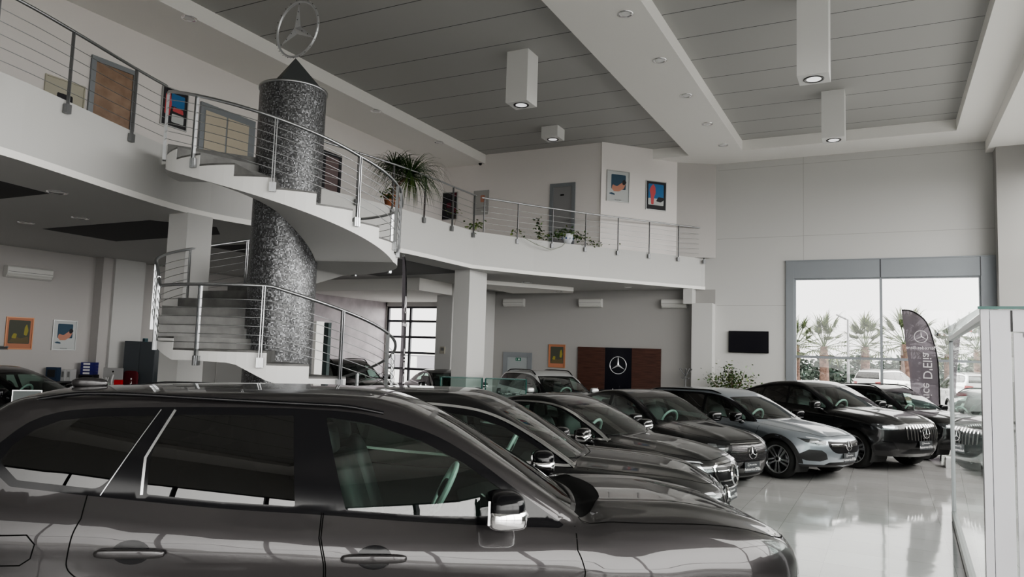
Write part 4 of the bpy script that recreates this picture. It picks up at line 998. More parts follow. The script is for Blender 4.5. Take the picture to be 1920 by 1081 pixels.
# ------------------------------------------------------------------ spiral staircase round the mosaic column
KS = .932
CX_, CY_, RO, RI = -9.83 * KS, 9.97 * KS, 2.06 * KS, .60 * KS
fz = lambda z: 2.05 + (z - 2.05) * KS
MOS = mat('silver_mosaic', (.2, .2, .21), .36, .5)
def mosaic():
    m = MOS; b = m.node_tree.nodes['Principled BSDF']
    tc = nd(m, 'ShaderNodeTexCoord'); sp = nd(m, 'ShaderNodeSeparateXYZ'); at = nd(m, 'ShaderNodeMath', operation='ARCTAN2')
    lk(m, tc.outputs['Object'], sp.inputs[0]); lk(m, sp.outputs['Y'], at.inputs[0]); lk(m, sp.outputs['X'], at.inputs[1])
    u = nd(m, 'ShaderNodeMath', operation='MULTIPLY'); u.inputs[1].default_value = .6 / .021; v = nd(m, 'ShaderNodeMath', operation='MULTIPLY'); v.inputs[1].default_value = 1 / .021
    lk(m, at.outputs[0], u.inputs[0]); lk(m, sp.outputs['Z'], v.inputs[0])
    cb = nd(m, 'ShaderNodeCombineXYZ'); lk(m, u.outputs[0], cb.inputs[0]); lk(m, v.outputs[0], cb.inputs[1])
    fl = nd(m, 'ShaderNodeVectorMath', operation='FLOOR'); wn = nd(m, 'ShaderNodeTexWhiteNoise', noise_dimensions='3D'); r = nd(m, 'ShaderNodeValToRGB')
    lk(m, cb.outputs[0], fl.inputs[0]); lk(m, fl.outputs[0], wn.inputs['Vector']); lk(m, wn.outputs['Value'], r.inputs[0])
    e = r.color_ramp.elements; e[0].color = (.045, .047, .05, 1); e[1].position = 1; e[1].color = (.34, .35, .37, 1); k = e.new(.4); k.color = (.09, .092, .095, 1); k = e.new(.75); k.color = (.16, .165, .17, 1)
    fr = nd(m, 'ShaderNodeVectorMath', operation='FRACTION'); s2 = nd(m, 'ShaderNodeSeparateXYZ'); lk(m, cb.outputs[0], fr.inputs[0]); lk(m, fr.outputs[0], s2.inputs[0])
    mn = nd(m, 'ShaderNodeMath', operation='MINIMUM'); gt = nd(m, 'ShaderNodeMath', operation='GREATER_THAN'); gt.inputs[1].default_value = .13; lk(m, s2.outputs['X'], mn.inputs[0]); lk(m, s2.outputs['Y'], mn.inputs[1]); lk(m, mn.outputs[0], gt.inputs[0])
    mx = nd(m, 'ShaderNodeMix', data_type='RGBA'); mx.inputs[6].default_value = (.10, .10, .10, 1); lk(m, gt.outputs[0], mx.inputs['Factor']); lk(m, r.outputs[0], mx.inputs[7]); lk(m, mx.outputs[2], b.inputs['Base Color'])
    sb = nd(m, 'ShaderNodeVectorMath', operation='SUBTRACT'); sb.inputs[1].default_value = (.5, .5, .5); sc = nd(m, 'ShaderNodeVectorMath', operation='SCALE'); sc.inputs['Scale'].default_value = .15
    ad = nd(m, 'ShaderNodeVectorMath', operation='ADD'); geo = nd(m, 'ShaderNodeNewGeometry'); nm = nd(m, 'ShaderNodeVectorMath', operation='NORMALIZE')
    lk(m, wn.outputs['Color'], sb.inputs[0]); lk(m, sb.outputs[0], sc.inputs[0]); lk(m, geo.outputs['Normal'], ad.inputs[0]); lk(m, sc.outputs[0], ad.inputs[1]); lk(m, ad.outputs[0], nm.inputs[0]); lk(m, nm.outputs[0], b.inputs['Normal'])
mosaic()
SW = mat('white_stair_plaster', (.72, .72, .71), .6)
ST = empty('spiral_staircase', (CX_, CY_, 0), 0, 'white spiral staircase with grey stone steps winding round a silver mosaic column', 'staircase')
ang = lambda psi: math.radians(490 - psi)
def pol(r, psi): a = ang(psi); return (r * math.cos(a), r * math.sin(a))
m = MB(); m.lathe([(RI, 0), (RI, fz(6.77))], MOS, 72); m.build('column', ST)
m = MB(); m.lathe([(RI - .02, fz(6.74)), (RI + .02, fz(6.75)), (RI + .02, fz(6.79)), (RI - .03, fz(6.80)), (.001, fz(6.80))], STEEL, 72); m.build('column_rim', ST)
# steps: (psi start, psi end, top)
n1 = 11; steps = []
for i in range(n1 - 1): steps.append((i * 180 / 10, (i + 1) * 180 / 10, 1.95 / n1 * (i + 1)))
steps.append((180, 226, 1.95))
for i in range(10): steps.append((226 + i * 16.5, 226 + (i + 1) * 16.5 if i < 9 else 469, 1.95 + .183 * (i + 1)))
for i in range(8): steps.append((469 + i * 18.0, 469 + (i + 1) * 18.0, 3.78 + .1822 * (i + 1)))
steps.append((613, 646, 5.42))
steps = [(a, b, fz(z) if a >= 170 else z * fz(1.95) / 1.95) for a, b, z in steps]
SOF = (lambda q: (lambda p: float(np.interp(p, [a for a, _ in q], [b for _, b in q]))))([(0, -.45), (18, -.27), (180, 1.50), (194, 1.75), (214, 1.77), (226, 1.76), (374.5, 3.36), (392, 3.55), (452, 3.58), (469, 3.60), (613, 4.98), (646, 5.02)])
SOF0 = SOF; SOF = lambda p: fz(SOF0(p)) if p > 150 else float(SOF0(p)) * (fz(1.5) / 1.5 if p > 60 else 1)
body = MB()
for a, b, z in steps:
    k = max(2, int((b - a) / 4)); ps = np.linspace(a, b, k + 1); zt = z - .03
    vs = []
    for p in ps:
        zs_ = min(max(0.0, float(SOF(p))), zt - .05)
        for r, zz in ((RI, zs_), (RO, zs_), (RO, zt), (RI, zt)): x, y = pol(r, p); vs.append((x, y, zz))
    fs = []
    for i in range(k):
        o = i * 4; q = o + 4
        fs += [(o + 1, o + 2, q + 2, q + 1), (o + 2, o + 3, q + 3, q + 2)]
    fs += [(0, 1, 2, 3), tuple(k * 4 + j for j in (3, 2, 1, 0))]
    body.add(vs, fs, SW)
    # tread and riser
    s = MB(); tv = []
    for p in ps:
        for r in (RI, RO - .005):
            x, y = pol(r, p); tv += [(x, y, z - .03), (x, y, z)]
    tf = []
    for i in range(k):
        o = i * 4; q = o + 4; tf += [(o + 1, o + 3, q + 3, q + 1), (o + 2, o + 3, q + 3, q + 2)[::-1]]
    tf += [(0, 2, 3, 1), (k * 4, k * 4 + 1, k * 4 + 3, k * 4 + 2)]
    s.add(tv, tf, STONE)
    x0, y0 = pol(RI, a - .35); x1, y1 = pol(RO - .005, a - .12); rh = .18
    s.add([(x0, y0, z - rh), (x1, y1, z - rh), (x1, y1, z), (x0, y0, z)], [(0, 1, 2, 3)], STONE)
    so = s.build('step', ST); fixn(so.data)
sv = []; ps = np.arange(0, 646.1, 2)
for p in ps:
    for r in (RI, RO): x, y = pol(r, p); sv.append((x, y, max(0., float(SOF(p)))))
bo = body.build('stair_flight', ST); fixn(bo.data)
so = MB(); so.add(sv, [(2 * i, 2 * i + 1, 2 * i + 3, 2 * i + 2) for i in range(len(ps) - 1)], SW, True); so.build('stair_soffit', ST)
LIN_ = lambda pts: (lambda p: float(np.interp(p, [a for a, _ in pts], [b for _, b in pts])))
NOS0 = LIN_([(0, .18), (180, 1.95), (240, 1.95), (243, 2.16), (248, 2.36), (391, 3.78), (452, 3.80), (458, 3.88), (466, 4.03), (469, 4.05), (503, 4.30), (612, 5.40), (622, 5.44)])
NOS = lambda p: fz(NOS0(p)) if p > 100 else NOS0(p) + (fz(NOS0(100)) - NOS0(100)) * p / 100
RR = RO + .035
rail = [(*pol(RR, p), float(NOS(p)) + KS * (1.0 if p < 240 else .95 if p < 470 else .92)) for p in np.arange(2, 621, 3)]
m = MB(); m.tube(rail, .025, STEEL, 8); m.build('handrail', ST)
for k in range(6):
    f = KS * (.10 + .135 * k)
    m = MB(); m.tube([(*pol(RR, p), float(NOS(p)) + f) for p in np.arange(2, 621, 4)], .0055, STEEL, 5); m.build('rail_wire', ST)
for p in (6, 44, 82, 115, 148, 182.5, 210.5, 243, 262, 300, 335, 365, 398, 430, 463, 471, 503, 541.7, 580, 618):
    z1 = float(NOS(p)) + KS * (1.0 if p < 240 else .95 if p < 470 else .92); z0 = max(0, float(NOS(p)) - .24); a = ang(p)
    x, y = pol(RR, p); m = MB()
    for d in (-.016, .016): m.box((x - d * math.sin(a), y + d * math.cos(a), (z0 + z1) / 2), (.045, .012, z1 - z0), STEEL, a)
    xb_, yb_ = pol(RR - .01, p); m.box((xb_, yb_, z0 + .07), (.05, .10, .14), STEEL, a); m.build('rail_post', ST)
m = MB(); m.prism([(-11.07, 8.2), (-10.80, 8.2), (-10.72, 8.5), (-10.75, 8.8), (-11.1, 8.8)], 5.05, 5.385, SW); m.xf(Matrix.Translation((-CX_, -CY_, 0))); m.build('top_landing', ST)
# pyramid and star on the column
PYR = mat('dark_grey_pyramid', (.05, .055, .056), .5)
m = MB(); th = math.radians(20); r = .56 * KS
b4 = [(CX_ + r * math.cos(th + k * PI / 2), CY_ + r * math.sin(th + k * PI / 2), fz(6.80)) for k in range(4)]
m.add(b4 + [(CX_, CY_, fz(7.42))], [(0, 1, 4), (1, 2, 4), (2, 3, 4), (3, 0, 4), (3, 2, 1, 0)], PYR)
o = m.build('pyramid_pedestal'); tag(o, 'small dark grey pyramid sitting on top of the mosaic column', 'pedestal')
SIL = mat('silver_star_enamel', (.55, .56, .57), .3, .6)
m = MB(); R_ = .53 * KS
star = empty('star_emblem', (CX_, CY_, fz(7.98)), 0, 'large silver three-pointed star in a ring on top of the column pyramid', 'emblem')
Rm = Matrix.Rotation(math.radians(0), 4, 'Z')
m.lathe([(R_ + .021 * math.cos(q), .024 * math.sin(q)) for q in np.linspace(0, 2 * PI, 11)], SIL, 64, ax='y'); rg = m.build('ring', star)
for k in range(3):
    a = PI / 2 + k * 2 * PI / 3; d = Vector((math.cos(a), 0, math.sin(a))); p = Vector((-d.z, 0, d.x)); w = .075
    s = MB(); s.add([(0, -.06, 0), d * .04 + p * w, d * .475, d * .04 - p * w, (0, .06, 0)], [(0, 1, 2), (0, 2, 3), (4, 2, 1), (4, 3, 2)], SIL); s.build('star_arm', star)
LED = mat('small_lamp_beads', (.6, .6, .6), .3)
s = MB()
for k in range(46):
    a = 2 * PI * k / 46; s.box(((R_ + .028) * math.cos(a), -.02, (R_ + .028) * math.sin(a)), (.010, .010, .010), LED if k % 2 else BLK)
for k in range(3):
    a = PI / 2 + k * 2 * PI / 3
    for j in range(1, 7): s.box((j * .075 * math.cos(a) + .03, -.055 + j * .006, j * .075 * math.sin(a)), (.011, .011, .011), LED if j % 2 else BLK)
s.build('light_string', star)
star.rotation_euler = (0, 0, math.radians(-3))
# ------------------------------------------------------------------ balcony railings
def railing(name, path, posts, label, z0=ZM, out=(1, 0)):
    root = empty(name, (path[0][0], path[0][1], z0), 0, label, 'railing'); ox, oy = path[0]
    P = [(x - ox, y - oy) for x, y in path]
    m = MB(); m.tube([(x, y, 1.0) for x, y in P], .024, STEEL, 8); m.build('handrail', root)
    for k in range(5):
        m = MB(); m.tube([(x, y, .12 + .165 * k) for x, y in P], .005, STEEL, 5); m.build('rail_wire', root)
    for x, y in posts:
        i = min(range(len(P)), key=lambda i: (P[i][0] - x + ox) ** 2 + (P[i][1] - y + oy) ** 2); j = min(max(i, 1), len(P) - 1); a = math.atan2(P[j][1] - P[j - 1][1], P[j][0] - P[j - 1][0])
        m = MB(); q = (x - ox, y - oy)
        m.box((q[0], q[1], .41), (.05, .014, 1.18), GREYP, a + PI / 2); m.box((q[0] - .02 * math.sin(a) * 0, q[1], -.13), (.06, .09, .13), GREYP, a + PI / 2); m.build('rail_post', root)
    return root
off = lambda L: [(x + .05, y) for x, y in L]
FA = [p for p in FAS if p[1] <= 8.35]; FB = [p for p in FAS if p[1] >= 10.9]
railing('balcony_railing', off(FA[len(FA) // 3:]), off([(-9.62, 2.3), (-9.78, 3.7), (-10.0, 4.95), (-10.32, 6.1), (-10.78, 7.42)]), 'balcony railing running from the picture edge to the spiral stair top')
fb = off(FB); railing('balcony_railing', fb, off([(-10.72, 11.7), (-10.55, 12.75), (-10.42, 13.9), (-10.32, 15.1), (-10.3, 16.4), (-10.28, 17.5)]), 'balcony railing behind the spiral stair, with the tall pot plant beside it')
fr_ = [(-10.2, 17.85)] + [(x + .04, y - .03) for x, y in FASR[:3]] + [(-5.35, 24.66)]
pp = resample(fr_, .2, False); pl = [(-10.15, 17.92)] + [pp[i] for i in range(6, len(pp), 6)]
railing('balcony_railing', pp, pl[:7] + [(-5.40, 24.55)], 'long straight balcony railing with trailing vines, ending at the back wall')
# ------------------------------------------------------------------ ceiling lights
LWH = mat('white_lamp_housing', (.72, .72, .71), .5); LENS = mat('lamp_glass_glow', (.6, .6, .6), .15, emit=(1, 1, 1), es=.5)
for (x, y, zb, zt, lb) in ((-7.15, 14.38, 7.715, ZG, 'long white square pendant lamp over the middle of the hall'), (-.87, 13.9, 7.25, ZG, 'longest white square pendant lamp, cut by the top of the picture'),
        (-.87, 19.67, 7.70, ZG, 'white square pendant lamp nearest the back wall of the right ceiling bay'), (-8.75, 19.75, 8.57, ZG, 'short white box lamp high up beside the balcony back wall')):
    root = empty('pendant_lamp', (x - .27, y + .27, zb), 0, lb, 'lamp', 'white square ceiling lamps'); m = MB(); m.bb(-.27, .27, -.27, .27, 0, zt - zb, LWH); m.build('housing', root, .004)
    m = MB(); m.lathe([(.13, -.004), (.16, -.012), (.175, -.012), (.18, 0)], BLK, 32); m.build('trim_ring', root)
    m = MB(); m.lathe([(.001, -.008), (.13, -.006)], LENS, 32); m.build('lens', root)
def downlight(x, y, z, lb, g):
    root = empty('downlight', (x, y, z), 0, lb, 'light', g)
    m = MB(); m.lathe([(.10, -.002), (.125, -.012), (.15, -.012), (.155, 0)], CHR, 28); m.build('trim_ring', root)
    m = MB(); m.lathe([(.001, -.003), (.10, -.003)], mat('downlight_reflector', (.8, .8, .8), .3), 24); m.build('reflector', root)
for i, (y, w) in enumerate(((12.99, 'nearest'), (15.41, 'second'), (17.81, 'third'), (20.24, 'fourth'), (22.49, 'farthest'))): downlight(-4.4, y, ZS, '%s recessed round spotlight along the white centre ceiling beam' % w, 'spotlights in the centre ceiling beam')
for y, w in ((9.73, 'above the tan door'), (15.87, 'just right of the mosaic column'), (19.08, 'above the tall balcony plant')): downlight(-12.55, y, ZS, 'recessed round spotlight in the white soffit %s' % w, 'spotlights in the left soffit')
for x, y, w in ((-11.71, 6.91, 'near the balcony edge on the left'), (-13.74, 8.58, 'before the long dark tray'), (-15.5, 8.58, 'farthest left')): downlight(x, y, ZB, 'recessed spotlight under the balcony, %s' % w, 'spotlights under the balcony')
for x, y, w in ((-9.9, 20.3, 'beside the white pillar'), (-10.2, 23.5, 'above the middle air conditioner'), (-7.7, 23.6, 'towards the right air conditioner')): downlight(x, y, ZB - (.13 if x < -9.8 else 0), 'recessed spotlight under the right balcony, %s' % w, 'spotlights under the right balcony')
o = MB(); o.lathe([(.0, -.08), (.04, -.07), (.06, -.03), (.06, 0)], BLK, 16); o = o.build('security_camera'); o.location = (-12.57, 21.8, ZS); tag(o, 'small black dome camera under the soffit corner by the balcony back wall', 'camera')
# ------------------------------------------------------------------ air conditioners
ACW = mat('white_ac_plastic', (.62, .62, .60), .4); ACG = mat('grey_ac_slot', (.18, .18, .18), .5)
def aircon(loc, rz, lb, w=.86):
    root = empty('air_conditioner', loc, rz, lb, 'air conditioner', 'wall air conditioners')
    m = MB(); m.prism_ax([(0, 0), (0, .30), (-.16, .30), (-.20, .26), (-.20, .10), (-.12, 0)], -w / 2, w / 2, ACW, 'x'); m.build('housing', root, .01)
    m = MB(); m.bb(-w / 2 + .02, w / 2 - .02, -.206, -.20, .14, .15, ACG); m.build('front_slot', root)
    m = MB(); m.box((0, -.165, .05), (w - .06, .012, .07), ACW, M=Matrix.Rotation(-.7, 3, 'X')); m.build('air_flap', root)
aircon((-12.5, YW, 3.77), 0, 'white wall air conditioner above the grey exit door'); aircon((-9.42, YW, 3.75), 0, 'white wall air conditioner above the wooden wall panel'); aircon((-6.4, YW, 3.72), 0, 'white wall air conditioner beside the corner pillar')
aircon((XG, 11.2, 3.55), PI / 2, 'long white wall air conditioner on the dim left wall', 1.15)
# ------------------------------------------------------------------ framed posters
FSIL = mat('silver_picture_frame', (.45, .46, .46), .35, .7); FORG = mat('copper_picture_frame', (.50, .24, .13), .4, .3)
PC = lambda n, c: mat('print_' + n, c, .6)
NAVY, SKIN, PAPER, TERRA, OLIVE, REDP, BLUE, INK, YEL = PC('navy', (.03, .075, .12)), PC('skin', (.50, .24, .17)), PC('paper', (.50, .52, .52)), PC('terracotta', (.45, .19, .11)), PC('olive', (.07, .075, .055)), PC('red', (.55, .09, .10)), PC('blue', (.03, .15, .34)), PC('ink', (.015, .015, .02)), PC('yellow', (.30, .27, .05))
def poster(w, h, loc, rz, lb, frame, bg, shapes, text=None, cat='poster', grp=None):
    root = empty('framed_poster', loc, rz, lb, cat, grp); t = .025
    m = MB(); m.bb(-w / 2, -w / 2 + t, -.03, 0, -h / 2, h / 2, frame); m.bb(w / 2 - t, w / 2, -.03, 0, -h / 2, h / 2, frame); m.bb(-w / 2 + t, w / 2 - t, -.03, 0, -h / 2, -h / 2 + t, frame); m.bb(-w / 2 + t, w / 2 - t, -.03, 0, h / 2 - t, h / 2, frame); m.build('frame', root)
    m = MB(); m.bb(-w / 2 + t, w / 2 - t, -.012, -.002, -h / 2 + t, h / 2 - t, bg)
    for i, (poly, c) in enumerate(shapes):
        p = rpoly(poly, .04, 3); y = -.0125 - i * .0004
        m.add([((u - .5) * (w - 2 * t), y, (v - .5) * (h - 2 * t)) for u, v in p], [tuple(range(len(p)))], c)
    m.build('print', root)
    if text:
        me = text_mesh(text, h * .05, mat('print_grey_text', (.12, .13, .14), .6), .0003, sx=.62); me.transform(Matrix.Translation((0, -.0145, -h * .44)) @ Matrix.Rotation(PI / 2, 4, 'X')); link('lettering', me, root)
    return root
rect = lambda a, b, c, d: [(a, c), (b, c), (b, d), (a, d)]
SW_ = [(rect(.18, .86, .40, .90), NAVY), ([(.2, .42), (.3, .32), (.55, .33), (.78, .45), (.86, .62), (.76, .68), (.62, .60), (.45, .50), (.25, .55)], SKIN), ([(.70, .58), (.80, .56), (.90, .66), (.80, .76), (.70, .70)], INK), ([(.06, .24), (.16, .21), (.36, .20), (.34, .25), (.2, .28)], NAVY)]
RC_ = [(rect(.06, .94, .06, .95), INK), (rect(.10, .90, .30, .92), BLUE), (rect(.10, .90, .16, .40), PAPER), ([(.25, .18), (.38, .18), (.40, .45), (.48, .60), (.46, .80), (.36, .92), (.26, .84), (.16, .70), (.22, .50)], REDP), ([(.5, .30), (.75, .28), (.9, .35), (.9, .45), (.62, .46)], INK)]
TR_ = [(rect(.08, .92, .16, .93), OLIVE), ([(.1, .20), (.35, .17), (.9, .18), (.85, .40), (.55, .33), (.3, .42)], PC('mud', (.13, .10, .05))), ([(.68, .45), (.80, .42), (.86, .60), (.78, .82), (.70, .70)], YEL), ([(.2, .35), (.38, .32), (.42, .48), (.28, .50)], YEL)]
a45 = math.atan2(2.1, 1.92)
def on_angled(t, z): return (-8.12 + 1.92 * t - .012, 21.9 + 2.1 * t - .014, z)
poster(.83, 1.02, on_angled(.22, 7.52), a45, 'framed swimmer print with navy panel on the balcony corner wall', FSIL, PAPER, SW_, 'MERCEDES-BENZ')
poster(.78, .98, on_angled(.72, 7.36), a45, 'framed print of a figure in red on the balcony corner wall', FSIL, INK, RC_)
poster(.66, .84, (-10.72, YW - .002, 1.97), 0, 'copper-framed dark print between the exit door and the wooden panel', FORG, TERRA, TR_)
poster(.68, .83, (XG + .002, 11.14, 2.13), PI / 2, 'copper-framed dark print on the dim left wall', FORG, TERRA, TR_)
poster(.66, .82, (XG + .002, 12.32, 2.12), PI / 2, 'framed swimmer print with navy panel on the dim left wall', FSIL, PAPER, SW_, 'MERCEDES-BENZ')
poster(.68, .88, (XL + .004, 10.75, 7.23), PI / 2, 'framed blue and red print seen through the stair top railing', FSIL, INK, [(rect(.06, .94, .06, .94), INK), (rect(.35, .9, .55, .9), BLUE), ([(.1, .3), (.3, .25), (.38, .6), (.3, .9), (.12, .85)], REDP), (rect(.4, .9, .12, .35), PAPER), ([(.42, .42), (.88, .4), (.85, .52), (.45, .54)], REDP)])
CRM = mat('cream_sign_board', (.48, .46, .38), .6)
poster(.78, .95, (XL + .004, 8.32, 6.55), PI / 2, 'cream framed board with a black emblem panel at the far left balcony wall', CRM, CRM, [(rect(.30, .72, .15, .72), INK), (rect(.03, .18, .40, .50), PC('darkred', (.10, .02, .01))), ([(.36, .3), (.5, .36), (.66, .3), (.52, .62)], PC('steel', (.14, .18, .19)))], None, 'sign')
poster(.95, 1.0, (-14.02 + .02, YM - .002, 7.18), 0, 'framed print with a grid of dark red tiles at the balcony back wall', FSIL, INK, [(rect(.05 + .24 * i, .26 + .24 * i, .04 + .2 * j, .22 + .2 * j), [INK, PC('darkgrey', (.04, .04, .045)), PC('wine', (.12, .015, .03))][(i * 3 + j * 5 + i * j) % 3]) for i in range(4) for j in range(5)])
poster(.60, .86, (-12.56, YM - .002, 7.22), 0, 'pale framed print with a small copper figure on the balcony back wall', FSIL, mat('print_pale', (.42, .42, .41), .6), [(rect(.45, .75, .52, .82), SKIN), (rect(.15, .85, .25, .28), PC('grey', (.25, .25, .25))), (rect(.2, .8, .16, .18), PC('grey2', (.28, .28, .28)))])
# ------------------------------------------------------------------ television, emblem panel, coat stand
tv = empty('television', (-3.97, YW - .06, 2.28), 0, 'flat black television screen on the white back wall', 'television')
m = MB(); m.bb(-.625, .625, -.03, .03, 0, .70, BLK); m.build('bezel', tv, .005); m = MB(); m.bb(-.60, .60, -.033, -.031, .025, .675, mat('tv_screen', (.004, .004, .008), .12)); m.build('screen', tv); m = MB(); m.bb(-.2, .2, .03, .06, .2, .5, SAT); m.build('wall_mount', tv)
WOOD = mat('dark_walnut_panel', (.06, .025, .018), .4)
def wood():
    b = WOOD.node_tree.nodes['Principled BSDF']; tc = nd(WOOD, 'ShaderNodeTexCoord'); mp = nd(WOOD, 'ShaderNodeMapping'); n = nd(WOOD, 'ShaderNodeTexNoise'); r = nd(WOOD, 'ShaderNodeValToRGB'); mp.inputs['Scale'].default_value = (1, 1, 22); n.inputs['Scale'].default_value = 2.2; n.inputs['Detail'].default_value = 5
    lk(WOOD, tc.outputs['Object'], mp.inputs[0]); lk(WOOD, mp.outputs[0], n.inputs['Vector']); lk(WOOD, n.outputs['Fac'], r.inputs[0]); r.color_ramp.elements[0].color = (.040, .016, .012, 1); r.color_ramp.elements[0].position = .3; r.color_ramp.elements[1].color = (.10, .045, .032, 1); r.color_ramp.elements[1].position = .7; lk(WOOD, r.outputs[0], b.inputs['Base Color'])
wood()
wp = empty('emblem_wall_panel', (-8.36, YW - .002, 0), 0, 'dark wood wall panel with a black centre carrying a silver star', 'wall panel')
for a, b in ((-1.52, -.49), (.49, 1.51)): m = MB(); m.bb(a, b, -.06, 0, .02, 2.33, WOOD); m.build('wood_panel', wp)
m = MB(); m.bb(-.49, .49, -.05, 0, .02, 2.33, mat('black_gloss_panel', (.006, .006, .012), .2)); m.build('centre_panel', wp)
m = MB(); star_mb(m, .31, mat('star_silver', (.75, .76, .78), .25, .3), Matrix.Translation((0, -.07, 1.72)), ring=.075, thick=.06, n=48); m.build('emblem', wp)
cs = empty('coat_stand', (-5.84, 24.0, 0), 0, 'slim metal coat stand with curved hooks beside the corner pillar', 'coat stand')
m = MB(); m.tube([(0, 0, .02), (0, 0, 1.72)], .02, GREYP); m.build('pole', cs)
for k in range(5):
    a = k * 1.257; m = MB(); m.tube([(0, 0, 1.45), (.06 * math.cos(a), .06 * math.sin(a), 1.52), (.20 * math.cos(a), .20 * math.sin(a), 1.68)], .012, GREYP, 6); superell(m, (.20 * math.cos(a), .20 * math.sin(a), 1.69), (.025, .025, .025), GREYP, 1, 8, 6); m.tube([(0, 0, 1.42), (.1 * math.cos(a + .6), .1 * math.sin(a + .6), 1.38), (.14 * math.cos(a + .6), .14 * math.sin(a + .6), 1.42)], .010, GREYP, 6); m.build('hook', cs)
m = MB(); m.lathe([(.001, .03), (.18, .02), (.19, 0)], GREYP, 20); m.build('base', cs)
# chair in front of the emblem panel
ch = empty('visitor_chair', (-8.4, 23.2, 0), 0, 'black chair with chrome frame before the emblem panel', 'chair')
m = MB(); superell(m, (0, 0, .46), (.25, .25, .04), LEA, .5); m.build('seat', ch); m = MB(); superell(m, (0, .24, .74), (.22, .03, .18), LEA, .5); m.build('backrest', ch)
for s in (-1, 1): m = MB(); m.tube([(s * .27, -.25, 0), (s * .27, -.22, .64), (s * .27, .25, .66), (s * .27, .28, .96), (s * .27, .30, 0)], .014, CHR, 6); m.build('frame', ch)
m = MB(); m.bb(-.06, .06, -.01, 0, -.05, .05, mat('white_switch', (.55, .55, .53), .5)); m.bb(-.02, .02, -.014, -.01, -.03, .03, ACW); o = m.build('wall_switch'); o.location = (-4.93, YW, 2.0); tag(o, 'small white wall switch between the corner pillar and the television', 'switch')
m = MB(); m.bb(-.09, .09, -.03, 0, -.12, .12, mat('beige_box', (.42, .40, .34), .5)); m.bb(-.06, .06, -.034, -.03, -.02, .08, ACG); o = m.build('wall_control_box'); o.location = (-13.68, 21.6, 2.05); tag(o, 'small beige control box on the grey wall end right of the white pillar', 'control box')
m = MB(); m.bb(-.11, .11, -.006, 0, -.055, .055, GRN); m.bb(.0, .06, -.008, -.006, -.03, .03, WHT); m.bb(-.07, -.055, -.008, -.006, -.03, .03, WHT); o = m.build('exit_sign'); o.location = (-12.28, YW - .024, 1.80); tag(o, 'small green exit sign stuck on the grey door', 'sign')
# ------------------------------------------------------------------ plants
LF1 = mat('leaf_dark_green', (.03, .07, .02), .5); LF2 = mat('leaf_yellow_green', (.13, .19, .035), .5); LF3 = mat('leaf_mid_green', (.06, .12, .03), .5); BARK = mat('brown_bark', (.13, .09, .06), .8); TERC = mat('terracotta_pot', (.42, .17, .09), .7); WPOT = mat('white_glazed_pot', (.6, .62, .66), .2); BPOT = mat('blue_glaze', (.06, .12, .30), .2)
def strap(mb, base, dirv, L, droop, w, m, n=7):
    p = Vector(base); d = Vector(dirv).normalized(); side = d.cross(Vector((0, 0, 1))); side = side.normalized() if side.length > .01 else Vector((1, 0, 0)); vs = []
    for i in range(n + 1):
        t = i / n; k = w * (1 - t) * (.6 + .8 * min(1, t * 4)) / 1.4
        vs += [p - side * k, p + side * k]; d = (d + Vector((0, 0, -droop * t))).normalized(); p = p + d * (L / n)
    mb.add(vs, [(2 * i, 2 * i + 1, 2 * i + 3, 2 * i + 2) for i in range(n)], m, True)
def leaf(mb, c, s, m, up=.3):
    d = Vector((random.gauss(0, 1), random.gauss(0, 1), random.gauss(-.2, .5))).normalized(); q = d.cross(Vector((random.random(), random.random(), 1))).normalized(); c = Vector(c)
    mb.add([c, c + d * s * .5 + q * s * .32, c + d * s, c + d * s * .5 - q * s * .32], [(0, 1, 2, 3)], m)
pt = empty('ponytail_palm', (-10.85, 14.55, ZM), 0, 'tall potted plant with long drooping strap leaves on the balcony', 'plant')
m = MB(); m.lathe([(.001, .02), (.16, 0), (.22, .36), (.24, .36), (.24, .40), (.20, .40), (.19, .36), (.001, .35)], TERC, 24); m.build('pot', pt)
m = MB(); m.tube([(0, 0, .35), (.02, 0, .6), (-.02, 0, .9), (-.04, .05, 1.12)], [.09, .05, .04, .035], BARK); m.tube([(0, 0, .5), (.12, .1, .75), (.24, .22, .92)], [.05, .035, .03], BARK); m.build('trunk', pt)
m = MB()
for cc, n, L in (((-.04, .05, 1.12), 190, 1.0), ((.30, .26, .92), 260, 1.3)):
    for i in range(n):
        a = random.random() * 6.28; e = random.uniform(-.1, 1.3); strap(m, cc, (math.cos(a), math.sin(a), e), L * random.uniform(.7, 1.15), random.uniform(.65, 1.05), .016, random.choice([LF1, LF1, LF3]))
for i in range(60):
    a = random.random() * 6.28; strap(m, (.3, .26, .85), (math.cos(a), math.sin(a), .1), random.uniform(.8, 1.2), 1.1, .012, random.choice([LF2, LF3]))
m.build('leaves', pt)
sp = empty('small_pot_plant', (-10.62, 14.1, ZM), 0, 'small leafy plant in an orange pot beside the tall balcony plant', 'plant')
m = MB(); m.lathe([(.001, 0), (.08, 0), (.11, .18), (.12, .18), (.12, .21), (.001, .19)], TERC, 20); m.build('pot', sp); m = MB()
for i in range(90): leaf(m, (random.gauss(0, .10), random.gauss(0, .10), .28 + random.gauss(.03, .08)), .09, random.choice([LF2, LF3, LF1]))
m.build('leaves', sp)
po = empty('pothos_plant', (-8.62, 20.42, ZM), 0, 'trailing green plant in a white and blue pot behind the balcony railing', 'plant')
m = MB(); m.lathe([(.001, 0), (.11, 0), (.18, .14), (.17, .27), (.15, .30), (.14, .28), (.001, .26)], WPOT, 24); m.build('pot', po)
m = MB()
for k in range(9): a = k * .7; m.lathe([(.0, .0), (.03, .0)], BPOT, 8, (.182 * math.cos(a), .182 * math.sin(a), .14), 'y' if abs(math.sin(a)) > .7 else 'x')
m.build('pot_pattern', po); m = MB()
